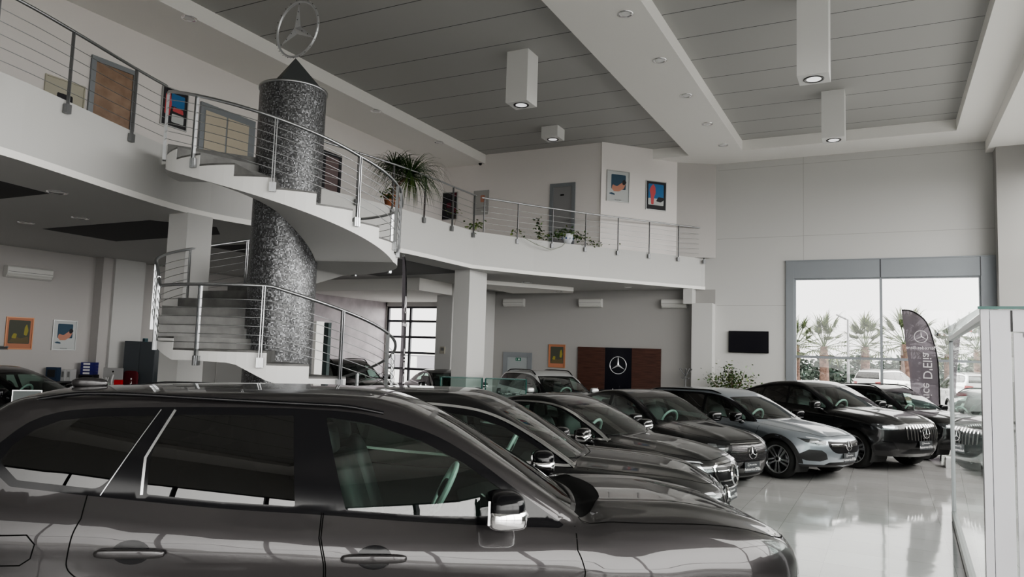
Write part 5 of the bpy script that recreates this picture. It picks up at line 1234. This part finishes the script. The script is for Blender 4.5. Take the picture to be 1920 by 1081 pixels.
for i in range(330):
    t = random.gauss(0, .55); dx, dy = .56 * t, .83 * t * (1 if t > 0 else 1)
    leaf(m, (dx + random.gauss(.02, .08), dy + random.gauss(0, .08), .12 + max(0, .22 - abs(t) * .25) + random.gauss(0, .07)), .10, random.choice([LF1, LF3, LF2, LF3]))
for i in range(60): leaf(m, (-.62 + random.gauss(0, .06), -.80 + random.gauss(0, .06), .35 + random.gauss(0, .2)), .11, random.choice([LF1, LF3]))
m.tube([(-.62, -.8, 0), (-.6, -.75, .3), (-.6, -.8, .6)], .008, BARK, 5)
m.build('leaves', po)
m = MB(); m.tube([(-9.35, 18.95, 5.38), (-9.1, 19.2, 5.22), (-8.85, 19.75, 5.12), (-8.62, 20.0, 5.25), (-8.55, 20.15, 5.40)], .012, mat('grey_vine_cable', (.3, .32, .27), .6), 6); o = m.build('hanging_cable'); tag(o, 'thin grey cable looping over the white balcony edge', 'cable')
for x, y, n, lb in ((-10.15, 17.5, 45, 'small tuft of yellow-green vine leaves at the double railing post'), (-9.55, 18.9, 16, 'sparse vine leaves just right of the double railing post'), (-10.4, 16.75, 14, 'tiny vine sprig beside the tiled print')):
    root = empty('vine_sprig', (x, y, ZM), 0, lb, 'plant'); m = MB(); m.tube([(0, 0, 0), (.02, 0, .15), (0, .02, .3)], .006, BARK, 5); m.build('stem', root); m = MB()
    for i in range(n): leaf(m, (random.gauss(0, .12), random.gauss(0, .12), .12 + random.gauss(0, .06) + (.25 if n == 14 else 0)), .11, random.choice([LF2, LF3]))
    m.build('leaves', root)
fi = empty('ficus_plant', (-4.3, 23.75, 0), 0, 'bushy green potted tree under the television', 'plant')
m = MB(); m.lathe([(.001, 0), (.20, 0), (.27, .42), (.29, .42), (.29, .46), (.001, .44)], mat('grey_planter', (.2, .2, .2), .5), 24); m.build('pot', fi)
m = MB(); tips = []
for k in range(16):
    a = random.random() * 6.28; r = random.uniform(.1, .75); tip = Vector((r * math.cos(a) * 1.1, r * math.sin(a) * .7, random.uniform(1.2, 2.0) + (.1 if math.cos(a) > .3 else -.12))); tips.append(tip)
    m.tube([(0, 0, .42), (tip.x * .25, tip.y * .25, .95), (tip.x * .7, tip.y * .7, tip.z - .3), tip], [.02, .015, .01, .005], BARK, 5)
m.build('branches', fi); m = MB()
for i in range(900):
    t = random.choice(tips); q = t * random.uniform(.72, 1.05) + Vector((random.gauss(0, .13), random.gauss(0, .13), random.gauss(-.05, .13))); leaf(m, q, .10, random.choice([LF3, LF3, LF2, LF1]))
m.build('leaves', fi)
# ------------------------------------------------------------------ feather flags
FLG = mat('grey_flag_cloth', (.06, .055, .062), .85)
def flagcloth():
    m = FLG; nt = m.node_tree; b = nt.nodes['Principled BSDF']; tr = nd(m, 'ShaderNodeBsdfTranslucent'); mx = nd(m, 'ShaderNodeMixShader'); tp = nd(m, 'ShaderNodeBsdfTransparent'); m2 = nd(m, 'ShaderNodeMixShader')
    tr.inputs[0].default_value = (.16, .14, .16, 1); mx.inputs[0].default_value = .5; tp.inputs[0].default_value = (.4, .37, .4, 1); m2.inputs[0].default_value = .12
    out = nt.nodes['Material Output']; lk(m, b.outputs[0], mx.inputs[1]); lk(m, tr.outputs[0], mx.inputs[2]); lk(m, mx.outputs[0], m2.inputs[1]); lk(m, tp.outputs[0], m2.inputs[2]); lk(m, m2.outputs[0], out.inputs[0])
flagcloth()
FTX = mat('flag_pale_print', (.62, .60, .62), .7)
def flag(loc, rz, lb, hgt, w, text=True):
    root = empty('feather_flag', loc, rz, lb, 'flag', 'tall feather flags')
    # outline: straight left edge leaning a little, bowed right edge with the pole
    bow = curve([(w * .62, .25), (w * .60, hgt * .55), (w * .50, hgt * .74), (w * .28, hgt * .91), (-w * .1, hgt * .99), (-w * .42, hgt)], .08)
    left = [(-w * .42, hgt), (-w * .34, hgt * .8), (-w * .22, hgt * .55), (-w * .12, .35)]
    lf = resample(left[::-1], hgt / 30, False); n = len(lf); bo = resample(bow, .05, False); bo = [bo[int(i * (len(bo) - 1) / (n - 1))] for i in range(n)]
    vs = []; fs = []; kx = 5
    for a, b in zip(lf, bo):
        for j in range(kx):
            t = j / (kx - 1); vs.append((a[0] * (1 - t) + b[0] * t, .012 * math.sin(t * 7 + a[1] * 2), a[1] * (1 - t) + b[1] * t))
    for i in range(n - 1):
        for j in range(kx - 1): fs.append((i * kx + j, i * kx + j + 1, (i + 1) * kx + j + 1, (i + 1) * kx + j))
    m = MB(); m.add(vs, fs, FLG, True); c = m.build('flag_cloth', root)
    m = MB(); m.tube([(w * .62, 0, 0)] + [(x, 0, z) for x, z in bow], [.022] + [.018] * len(bow), BLK, 8); m.build('flag_pole', root)
    m = MB(); m.box((w * .62, 0, .02), (.5, .06, .03), BLK, .5); m.box((w * .62, 0, .02), (.5, .06, .03), BLK, .5 + PI / 2); m.build('base', root)
    m = MB(); star_mb(m, w * .20, FTX, Matrix.Translation((w * .12, -.025, hgt * .80)), ring=.10, thick=.02); m.build('emblem', c)
    MR = Matrix.Diagonal((-1, 1, 1, 1))
    me = text_mesh('Mercedes-Benz', w * .145, FTX, .001); me.transform(Matrix.Translation((w * .14, -.028, hgt * .715)) @ MR @ Matrix.Rotation(PI / 2, 4, 'X')); link('lettering', me, c)
    me = text_mesh("Autoservice D'Elia", w * .37, FTX, .001, sx=1.02); me.transform(Matrix.Translation((w * .28, -.028, hgt * .355)) @ MR @ Matrix.Rotation(PI / 2, 4, 'X') @ Matrix.Rotation(PI / 2, 4, 'Z')); link('lettering', me, c)
flag((.72, 22.3, 0), 0, 'dark feather flag with mirrored white lettering in front of the big window', 3.52, .82)
flag((-6.2, 8.68, 0), math.radians(118.5), 'black feather flag seen edge-on in front of the balcony', 3.36, .62)
# ------------------------------------------------------------------ glass vestibule on the right
VG = glassmat('vestibule_glass', (.91, .945, .935), 1.3); VW = mat('white_vestibule_frame', (.60, .60, .63), .35); VTG = mat('green_glass_edge', (.02, .10, .085), .1)
vb = empty('glass_vestibule', (.638, 6.25, 0), 0, 'glass-walled white-framed vestibule with glass roof on the right', 'vestibule')
hv = 2.47; dx, dy = .15, 5.45; wv = 3.5
def pan(name, pts, m, parent=vb): q = MB(); q.add(pts, [(0, 1, 2, 3)], m); return q.build(name, parent)
tt = [0, 1]
for i in range(1):
    a, b = tt[i], tt[i + 1]; pan('glass_panel', [(dx * a, dy * a, .12), (dx * b, dy * b, .12), (dx * b, dy * b, hv - .02), (dx * a, dy * a, hv - .02)], VG)
for t in tt[1:]: m = MB(); m.box((dx * t, dy * t, hv / 2), (.05, .05 if t == 1 else .02, hv), VW if t == 1 else FRAMEG); m.build('glass_post', vb)
m = MB(); m.box((dx / 2, dy / 2, .07), (.06, dy, .10), FSIL, -math.atan2(dx, dy)); m.build('bottom_rail', vb)
m = MB(); m.box((dx / 2, dy / 2, hv - .05), (.05, dy, .05), FSIL, -math.atan2(dx, dy)); m.build('top_rail', vb)
m = MB(); m.bb(-.03, .02, -.02, .06, 0, hv, VW); m.build('corner_profile', vb)
m = MB(); m.bb(.025, .150, -.015, .03, 0, hv - .005, VW); m.build('white_post', vb, .003)
m = MB(); m.bb(.150, wv, -.015, .03, hv - .16, hv - .005, VW); m.build('header_beam', vb); m = MB(); m.bb(.150, .162, -.018, -.014, hv - .16, hv - .01, BLK); m.build('header_gap', vb)
m = MB(); m.bb(-.05, wv, -.03, dy + .05, hv, hv + .018, VG); o = m.build('glass_roof', vb); m = MB(); m.bb(-.05, wv, -.034, -.03, hv - .001, hv + .019, VTG); m.build('roof_edge', vb)
dr = pan('glass_door', [(.22, 0, .25), (1.15, 0, .25), (1.15, 0, hv - .18), (.22, 0, hv - .18)], glassmat('door_glass', (.72, .84, .82), 1.2))
m = MB(); m.bb(.165, .225, -.012, .012, .02, hv - .17, VW); m.bb(1.14, 1.17, -.012, .012, .02, hv - .17, VW); m.bb(.22, 1.15, -.012, .012, hv - .20, hv - .17, VW); m.bb(.22, 1.15, -.010, .010, 1.96, 2.0, FRAMEG); m.build('door_frame', dr)
m = MB(); m.bb(.225, .33, -.05, -.01, .90, .96, GREYP); m.bb(.30, .33, -.07, -.04, .75, 1.1, GREYP); m.build('door_handle', dr)
m = MB(); m.bb(.22, 1.15, -.012, .012, .02, .25, DARKF); m.build('kick_plate', dr)
pan('glass_panel', [(1.2, 0, .12), (wv, 0, .12), (wv, 0, hv - .16), (1.2, 0, hv - .16)], VG); pan('glass_panel', [(dx, dy, .12), (wv, dy, .12), (wv, dy, hv - .02), (dx, dy, hv - .02)], VG)
m = MB(); m.bb(wv - .06, wv, -.02, .04, 0, hv, VW); m.bb(wv - .06, wv, dy - .03, dy + .03, 0, hv, VW); m.build('far_posts', vb)
MATT = mat('pale_floor_mat', (.55, .55, .55), .8)
m = MB(); m.bb(-.3, .3, -.2, .2, 0, .16, mat('white_box_card', (.68, .68, .68), .7)); m.bb(-.29, .29, -.19, .19, .16, .20, WHT); o = m.build('white_box'); o.location = (1.35, 17.7, 0); tag(o, 'flat white box on the floor behind the vestibule glass edge', 'box')
# ------------------------------------------------------------------ glass display cabinets by the pillar
CG = glassmat('cabinet_glass', (.80, .90, .87), .8)
def cabinet(loc, rz, lb):
    root = empty('display_cabinet', loc, rz, lb, 'cabinet', 'glass display cabinets'); w, d, h = .46, .42, 1.45
    for s in (-1, 1):
        pn = MB(); pn.add([(-w, s * d / 2, .5), (w, s * d / 2, .5), (w, s * d / 2, h), (-w, s * d / 2, h)], [(0, 1, 2, 3)], CG); pn.build('glass_panel', root)
        pn = MB(); pn.add([(s * w, -d / 2, .5), (s * w, d / 2, .5), (s * w, d / 2, h), (s * w, -d / 2, h)], [(0, 1, 2, 3)], CG); pn.build('glass_panel', root)
    for z in (.82, 1.12, h): pn = MB(); pn.bb(-w, w, -d / 2, d / 2, z - .008, z, CG); pn.build('shelf', root)
    pn = MB(); pn.bb(-w, w, -d / 2, d / 2, 0, .5, VW); pn.build('base', root)
    pn = MB()
    for sx in (-1, 1):
        for sy in (-1, 1): pn.bb(sx * w - .008, sx * w + .008, sy * d / 2 - .008, sy * d / 2 + .008, .5, h, VTG)
    for z in (.5, h): 
        for sy in (-1, 1): pn.bb(-w, w, sy * d / 2 - .005, sy * d / 2 + .005, z - .005, z + .005, VTG)
    pn.build('edge_profile', root)
cabinet((-8.55, 14.35, 0), math.radians(27), 'glass display cabinet left of its twin, before the white pillar'); cabinet((-7.66, 14.80, 0), math.radians(27), 'glass display cabinet right of its twin, with small black goods inside')
for x, y, z, w_, lb in ((-8.20, 14.5, 1.12, .09, 'small black leather box on the upper cabinet shelf near the middle'), (-8.24, 14.5, .82, .08, 'small black box on the lower cabinet shelf'), (-7.8, 14.74, 1.12, .05, 'narrow dark bottle on the upper shelf of the right cabinet'), (-8.75, 14.25, .82, .10, 'dark leather pouch on the lower shelf of the left cabinet')):
    m = MB(); superell(m, (0, 0, .06), (w_, .06, .06), SAT, .5); m.bb(-w_ * .5, w_ * .5, -.062, -.058, .02, .05, ACG); o = m.build('accessory_box'); o.location = (x, y, z); o.rotation_euler = (0, 0, .47); tag(o, lb, 'box', 'goods in the glass cabinets')
# ------------------------------------------------------------------ office corner on the left
CABG = mat('slate_grey_metal', (.075, .085, .095), .45, .2); IMG = mat('silver_monitor', (.42, .42, .42), .4, .2); REDC = mat('dark_red_fabric', (.12, .008, .015), .8); REDB = mat('bright_red_box', (.55, .01, .015), .5); BINB = mat('blue_binder', (.02, .02, .16), .5)
cb = empty('office_cupboard', (-19.05, 14.05, 0), math.radians(27), 'tall slate grey two-door office cupboard left of the stair', 'cupboard')
m = MB(); m.bb(-.44, .44, -.2, .2, 0, 2.02, CABG); m.build('carcass', cb, .005)
for s in (-1, 1): 
    m = MB(); m.bb(s * .22 - .213, s * .22 + .213, -.215, -.20, .08, 1.99, CABG); d = m.build('door', cb, .003); m = MB(); m.bb(s * .03 - .008, s * .03 + .008, -.235, -.215, .95, 1.1, STEEL); m.build('door_handle', d)
m = MB(); m.bb(-.05, .05, -.05, .05, 0, .09, mat('teal_box', (.03, .10, .12), .5)); m.bb(-.051, .051, -.051, .051, .03, .05, SAT); o = m.build('small_box'); o.location = (-18.95, 14.02, 2.02); tag(o, 'little teal box on top of the grey cupboard', 'box')
dk = empty('office_desk', (-18.35, 12.72, 0), math.radians(27), 'pale office desk holding the monitor, mostly hidden by the grey car', 'desk')
m = MB(); m.bb(-1.0, 1.0, -.4, .4, .70, .74, VW); m.build('desktop', dk)
for sx in (-.95, .95):
    for sy in (-.35, .35): m = MB(); m.bb(sx - .03, sx + .03, sy - .03, sy + .03, 0, .70, GREYP); m.build('leg', dk)
mo = empty('monitor', (-18.75, 12.98, .74), math.radians(27), 'silver desktop computer monitor seen from behind', 'monitor')
m = MB(); m.bb(-.27, .27, -.02, .0, .14, .54, IMG); m.build('screen_back', mo, .006); m = MB(); m.bb(-.27, .27, 0, .008, .14, .54, BLK); m.build('screen', mo); m = MB(); m.tube([(0, -.02, .35), (0, -.08, .2), (0, -.08, .01)], .04, IMG); m.bb(-.12, .12, -.16, .04, 0, .012, IMG); m.build('stand', mo); m = MB(); m.lathe([(.001, -.022), (.025, -.022)], BLK, 12, (0, 0, .44), 'y'); m.build('logo_spot', mo)
rc = empty('office_chair', (-18.95, 13.65, 0), math.radians(20), 'dark red office chair behind the desk', 'chair')
m = MB(); superell(m, (0, 0, .92), (.22, .04, .27), REDC, .4); m.build('backrest', rc); m = MB(); superell(m, (0, -.2, .5), (.24, .24, .05), REDC, .5); m.build('seat', rc); m = MB(); m.tube([(0, -.2, .06), (0, -.2, .48)], .03, SAT); m.build('column', rc)
for k in range(5): m = MB(); a = k * 1.257; m.tube([(0, -.2, .09), (.28 * math.cos(a), -.2 + .28 * math.sin(a), .05)], .02, SAT); superell(m, (.28 * math.cos(a), -.2 + .28 * math.sin(a), .03), (.03, .03, .03), SAT, 1, 8, 6); m.build('leg', rc)
m = MB(); m.bb(-.09, .09, -.06, .06, 0, .24, REDB); m.bb(-.08, .08, -.05, .05, .24, .245, SAT); o = m.build('red_box'); o.location = (-18.28, 12.82, .74); o.rotation_euler = (0, 0, .47); tag(o, 'bright red box standing on the office desk', 'box')
m = MB(); m.lathe([(.001, 0), (.035, 0), (.035, .17), (.014, .23), (.014, .27), (.001, .27)], PANE, 14); m.lathe([(.016, .26), (.016, .30), (.001, .30)], WHT, 12); o = m.build('bottle'); o.location = (-17.93, 12.93, .74); tag(o, 'clear plastic bottle on the office desk', 'bottle')
m = MB(); m.lathe([(.001, 0), (.07, 0), (.09, .14), (.08, .14), (.001, .02)], mat('pale_green_tub', (.35, .45, .38), .5), 16)
for i in range(6): m.tube([(random.gauss(0, .02), random.gauss(0, .02), .05), (random.gauss(0, .05), random.gauss(0, .05), .3)], .006, WHT, 5)
o = m.build('pen_tub'); o.location = (-18.5, 12.62, .74); tag(o, 'pale tub of pens before the monitor', 'tub')
lw = empty('low_cupboard', (-19.70, 12.24, 0), PI / 2, 'low black cupboard against the left wall carrying the binders', 'cupboard'); m = MB(); m.bb(-.75, .75, -.25, .25, 0, .90, SAT); m.build('carcass', lw)
for s in (-1, 1): m = MB(); m.bb(s * .37 - .36, s * .37 + .36, -.265, -.25, .05, .87, BLK); m.build('door', lw)
for i in range(4):
    root = empty('binder', (-19.72, 12.93, 1.06 + i * .085), math.radians(30), 'blue ring binder lying in the stack on the low cupboard, %s' % ['lowest of four', 'second from the bottom', 'third from the bottom', 'topmost of four'][i], 'binder', 'blue binders in the stack'); m = MB(); m.bb(-.17, .17, -.14, .14, 0, .08, BINB); m.build('cover', root); m = MB(); m.bb(-.10, .08, -.143, -.14, .015, .065, WHT); m.build('spine_label', root)
m = MB(); m.bb(-.2, .2, -.15, .15, 0, .16, SAT); m.bb(-.15, .15, -.155, -.15, .04, .12, BLK); o = m.build('paper_tray'); o.location = (-19.72, 12.93, .90); o.rotation_euler = (0, 0, .5); tag(o, 'black paper box under the blue binders', 'box')
for i in range(2): m = MB(); m.bb(-.05, .05, -.14, .14, 0, .30, mat('white_binder', (.5, .5, .5), .5)); m.bb(-.03, .03, -.143, -.14, .1, .25, ACG); o = m.build('white_binder'); o.location = (-19.76 + i * .06, 12.30 + i * .12, .90); o.rotation_euler = (0, 0, .5); tag(o, 'white ring binder standing on the low cupboard, %s' % ['left of the pair', 'right of the pair'][i], 'binder', 'white binders on the low cupboard')
m = MB(); m.bb(-.14, .14, -.1, .1, 0, .36, mat('dark_blue_case', (.02, .04, .08), .5)); m.bb(-.1, .1, -.104, -.1, .1, .3, SAT); o = m.build('blue_case'); o.location = (-19.78, 11.98, .90); o.rotation_euler = (0, 0, .5); tag(o, 'dark blue case beside the white binders', 'case')
sg = empty('price_sign', (-8.36, 4.8, 0), math.radians(50), 'small white-framed sign on a stand behind the dark grey car', 'sign'); m = MB(); m.tube([(0, 0, 0), (0, 0, 1.3)], .012, STEEL); m.lathe([(.001, .02), (.15, .015), (.16, 0)], STEEL, 20); m.build('stand', sg)
m = MB(); m.bb(-.14, .14, -.008, 0, 1.27, 1.47, FSIL); m.build('frame', sg); m = MB(); m.bb(-.13, .13, -.010, -.008, 1.28, 1.46, mat('grey_notice', (.10, .11, .11), .8, spec=.2)); m.build('notice', sg)
m = MB(); m.bb(0, .03, -.12, .12, -.05, .05, ACG); m.bb(.03, .034, -.10, .10, -.03, .03, SAT); o = m.build('wall_plate'); o.location = (XG, 10.78, 1.75); tag(o, 'small dark plate on the left wall below the copper-framed print', 'plate')
# ------------------------------------------------------------------ outdoors
PTR = mat('palm_trunk_bark', (.14, .09, .07), .9); noise_col(PTR, (.07, .04, .03), (.22, .14, .11), 6, .3, .7); PF1 = mat('palm_frond_green', (.045, .07, .025), .6); PF2 = mat('palm_frond_pale', (.10, .125, .045), .6)
def palm(loc, s, lb, first=None):
    root = empty('palm_tree', loc, random.random() * 6, lb, 'palm tree', 'palm trees outside the window'); root.scale = (s, s, s)
    m = MB(); m.tube([(0, 0, 0), (.03, 0, 1.2), (0, .03, 2.2), (0, 0, 2.9)], [.30, .26, .25, .20], PTR, 12)
    for i in range(60):
        a = random.random() * 6.28; z = random.uniform(.3, 2.9); r = .25; m.add([(r * math.cos(a - .2), r * math.sin(a - .2), z), (r * math.cos(a + .2), r * math.sin(a + .2), z), ((r + .09) * math.cos(a), (r + .09) * math.sin(a), z + .16)], [(0, 1, 2)], PTR)
    m.build('trunk', root); m = MB()
    for i in range(30):
        a = i * 2.4 + random.gauss(0, .2); e = math.radians(85 - 115 * (i / 30) ** 1.0); L = random.uniform(.9, 1.4); d = Vector((math.cos(a) * math.cos(e), math.sin(a) * math.cos(e), math.sin(e))); b = Vector((0, 0, 2.85)); c = b + d * L
        m.tube([b, b.lerp(c, .5) + Vector((0, 0, .04)), c], .02, PF1, 4); sd = d.cross(Vector((0, 0, 1))).normalized(); up = sd.cross(d)
        for j in range(15):
            w = -1.5 + 3.0 * j / 14; q = (d * math.cos(w) + sd * math.sin(w)).normalized(); strap(m, c, q + Vector((0, 0, .1)), random.uniform(1.0, 1.35) * (1 - .2 * abs(w) / 1.5), .5, .06, PF1 if (i + j) % 3 else PF2, 5)
    m.build('crown', root); return root
for (x, y, s, lb) in ((-3.79, 54.3, 1.12, 'palm tree behind the left window pane, left of the lamp post'), (-1.34, 57.8, 1.15, 'palm tree just right of the lamp post behind the left pane'), (1.05, 52.2, 1.2, 'palm tree partly hidden by the dark feather flag'), (-5.94, 57.7, 1.15, 'palm tree cut by the left window jamb'), (3.61, 55.9, 1.02, 'palm tree between the flag and the vestibule glass'), (5.6, 62.0, 1.1, 'palm tree seen through the vestibule glass')): palm((x, y, -.12), s, lb)
lp = empty('street_lamp', (-2.13, 50.5, -.12), 0, 'grey street lamp with one slanted head outside the window', 'street lamp'); m = MB(); m.tube([(0, 0, 0), (0, 0, 4.9)], [.09, .06], GREYP); m.build('pole', lp); m = MB(); superell(m, (-.35, 0, 5.05), (.38, .14, .06), GREYP, .6, M=Matrix.Rotation(.45, 3, 'Y')); m.build('lamp_head', lp)
HZ = [mat('hazy_tree_%d' % i, c, .9) for i, c in enumerate(((.055, .08, .06), (.08, .105, .085), (.12, .15, .125), (.065, .095, .08)))]
def bush(loc, r, h, lb, grp, mt):
    root = empty('roadside_tree', loc, 0, lb, 'tree', grp); m = MB(); m.tube([(0, 0, 0), (0, 0, h * .5)], [.15, .1], BARK, 6); m.build('trunk', root); m = MB()
    for i in range(420):
        d = Vector((random.gauss(0, 1), random.gauss(0, 1), random.gauss(0, 1))).normalized() * random.uniform(.55, 1.05); leaf(m, (d.x * r, d.y * r, h * .55 + d.z * h * .48), .55, random.choice(mt))
    m.build('crown', root)
for i in range(18):
    bush((-17 + (i % 10) * 3.3 + (1.6 if i >= 10 else 0), 72 + (7 if i >= 10 else 0), -.12), 1.45, (random.uniform(2.2, 2.9) if i < 10 else random.uniform(2.8, 3.5)), 'hazy green roadside tree in the low tree line outside the window', 'low tree line outside', HZ)
bd = empty('industrial_building', (-36, 66, -.12), 0, 'long pale low building across the road behind the gridded window', 'building'); BLD = mat('pale_render', (.28, .27, .30), .8)
m = MB(); m.bb(-22, 14, 0, 8, 0, 1.7, BLD); m.bb(-22.2, 14.2, -.1, 8, 1.55, 1.75, CEIL); m.build('walls', bd)
for i in range(5): m = MB(); m.bb(-17 + i * 6, -15 + i * 6, -.3, 0, .2, 1.4, WHT); m.build('white_shutter', bd)
m = MB(); m.bb(-3, 0, 1, 3, 1.7, 2.6, WHT); m.build('roof_unit', bd)
pole = MB(); pole.tube([(0, 0, 0), (0, 0, 4.2)], .10, GREYP); pole.tube([(-.6, 0, 3.9), (.6, 0, 3.9)], .04, GREYP); o = pole.build('utility_pole'); o.location = (-29.5, 50, -.12); tag(o, 'thin utility pole outside the gridded window', 'pole')
# ------------------------------------------------------------------ cars in the hall
def place(name, pos, hd, sc, lb, fn, grp='cars parked in the hall', z=0.0):
    root = empty(name, (pos[0], pos[1], z), 0, lb, 'car', grp)
    S, c = fn(); info = make_car(root, S, c)
    root.rotation_euler = (0, 0, math.radians(hd)); root.scale = (sc, sc, sc)
    return root, S, c, info
def again(src, pos, hd, sc, lb, grp='cars parked in the hall', z=0.0, col=None):
    o = copy_tree(src); o.location = (pos[0], pos[1], z); o.rotation_euler = (0, 0, math.radians(hd)); o.scale = (sc, sc, sc); o['label'] = lb; o['group'] = grp
    return o
r1, S1, c1, i1 = place('suv', (-3.11, 3.98), 34, 1.0, 'dark grey metallic sport utility vehicle in the foreground, side on', blueprint_xc)
roof_rails(S1, r1, -1.75, .15, .64, BLK, .03, .012)
fin = MB(); superell(fin, (0, 0, .02), (.11, .03, .035), c1['paint'], .7); fin.xf(Matrix.Translation((-1.75, .0, float(S1.f_roof(-1.75))))); fin.build('roof_antenna', r1)
r2, S2, c2, i2 = place('suv', (-3.50, 6.45), 19, .955, 'black vehicle with chrome window trim and chrome mirror, right behind the dark grey one', car_chrome_suv)
r3, *_ = place('saloon_car', (-4.05, 10.03), -6, 1.02, 'black saloon with chrome-framed grille, left of the dotted-grille coupe', lambda: car_sedan(True))
r4, *_ = place('coupe_car', (-3.88, 13.30), -29, 1.0, 'black coupe with a dotted grille and grey show plate, left of the silver estate', car_coupe)
r5, S5, c5, i5 = place('estate_car', (-2.62, 15.25), -27, 1.0, 'silver estate car with black wheel arches and five-spoke wheels', car_wagon)
roof_rails(S5, r5, -1.8, .0, .58, BLK, .02, .012)
r6, *_ = place('suv_coupe', (-1.25, 17.75), -35, .97, 'black high coupe with vertical chrome grille bars beside the silver estate', car_glecoupe)
r7, S7, c7, i7 = place('suv', (.15, 20.1), -38, .88, 'black sport utility vehicle behind the vestibule post, last of the row', lambda: car_gle())
roof_rails(S7, r7, -1.9, .1, .62, BLK, .05, .016)
r8, S8, c8, i8 = place('suv', (-8.1, 18.4), -38, .90, 'silver-white sport utility vehicle with black roof rails before the wooden panel', lambda: car_gle(paint('pale_silver_paint', (.50, .51, .51), .5, .35)))
roof_rails(S8, r8, -1.9, .1, .62, BLK, .05, .018)
r9 = again(r3, (-12.4, 19.9), -40, 1.0, 'dark saloon parked before the gridded window')
r10 = again(r7, (-15.2, 18.5), -25, .95, 'black vehicle behind the lower stair railing')
r11 = again(r4, (-17.3, 16.2), -26, 1.0, 'dark car under the stair before the lilac wall')
r12 = again(r4, (-15.2, 8.3), 25, 1.02, 'black car at the far left edge behind the dark grey vehicle')
again(r8, (2.9, 36.5), 100, .95, 'white vehicle parked outside the window right of the flag', 'cars outside')
again(r8, (.2, 47.0), 60, 1.0, 'white vehicle far outside, left of the flag', 'cars outside')
again(r8, (4.6, 41.0), 95, .95, 'white vehicle outside behind the vestibule glass', 'cars outside')
# ------------------------------------------------------------------ light
w = bpy.data.worlds.new('overcast'); SC.world = w; w.use_nodes = True; nt = w.node_tree; bg = nt.nodes['Background']
tc = nt.nodes.new('ShaderNodeTexCoord'); sp = nt.nodes.new('ShaderNodeSeparateXYZ'); rp = nt.nodes.new('ShaderNodeValToRGB')
nt.links.new(tc.outputs['Generated'], sp.inputs[0]); nt.links.new(sp.outputs['Z'], rp.inputs[0]); nt.links.new(rp.outputs[0], bg.inputs[0])
rp.color_ramp.elements[0].color = (.90, .885, .87, 1); rp.color_ramp.elements[1].color = (1, .985, .955, 1); rp.color_ramp.elements[1].position = .6
# thin cloud: much brighter on the sun side, behind the glazed fronts
dt = nt.nodes.new('ShaderNodeVectorMath'); dt.operation = 'DOT_PRODUCT'; dt.inputs[1].default_value = (1.0, -.05, .0); nt.links.new(tc.outputs['Generated'], dt.inputs[0])
mr = nt.nodes.new('ShaderNodeMapRange'); mr.interpolation_type = 'SMOOTHSTEP'; mr.inputs[1].default_value = -.12; mr.inputs[2].default_value = .8; mr.inputs[3].default_value = 2.0; mr.inputs[4].default_value = 7.5
nt.links.new(dt.outputs['Value'], mr.inputs[0]); nt.links.new(mr.outputs[0], bg.inputs[1])
def portal(loc, rot, sx, sy):
    l = bpy.data.lights.new('window_portal', 'AREA'); l.shape = 'RECTANGLE'; l.size = sx; l.size_y = sy; l.cycles.is_portal = True
    o = bpy.data.objects.new('window_portal', l); COL.objects.link(o); o.location = loc; o.rotation_euler = rot
portal((XR + .25, 13.7, 5.05), (PI / 2, 0, PI / 2), 21, 5.1); portal((XR + .25, -2.4, 2.9), (PI / 2, 0, PI / 2), 11.2, 5.6); portal((-.35, YB - .3, 3.0), (PI / 2, 0, PI), 9.3, 5.8)
portal((-.08, YW + .35, 2.4), (PI / 2, 0, 0), 5.2, 4.7); portal((-16.7, YW + .4, 1.9), (PI / 2, 0, 0), 3.6, 3.9)
# ------------------------------------------------------------------ camera
cam = bpy.data.cameras.new('camera'); co = bpy.data.objects.new('camera', cam); COL.objects.link(co); SC.camera = co
cam.sensor_width = 36; cam.lens = 1374.0 / 1920 * 36; cam.clip_end = 400; cam.clip_start = .05
yaw, pit, rol = .47344, .08682, .032389
fw = Vector((-math.sin(yaw) * math.cos(pit), math.cos(yaw) * math.cos(pit), math.sin(pit))); rt = Vector((math.cos(yaw), math.sin(yaw), 0)); up = rt.cross(fw)
r2_ = rt * math.cos(rol) + up * math.sin(rol); u2_ = up * math.cos(rol) - rt * math.sin(rol)
co.matrix_world = Matrix(((r2_.x, u2_.x, -fw.x, 0), (r2_.y, u2_.y, -fw.y, 0), (r2_.z, u2_.z, -fw.z, H), (0, 0, 0, 1)))
SC.view_settings.view_transform = 'AgX'; SC.view_settings.look = 'AgX - Medium High Contrast'; SC.view_settings.exposure = .55
SC.cycles.use_denoising = True; SC.cycles.max_bounces = 10; SC.cycles.diffuse_bounces = 5; SC.cycles.glossy_bounces = 5; SC.cycles.transparent_max_bounces = 24; SC.cycles.sample_clamp_indirect = 4; SC.cycles.caustics_reflective = False; SC.cycles.caustics_refractive = False
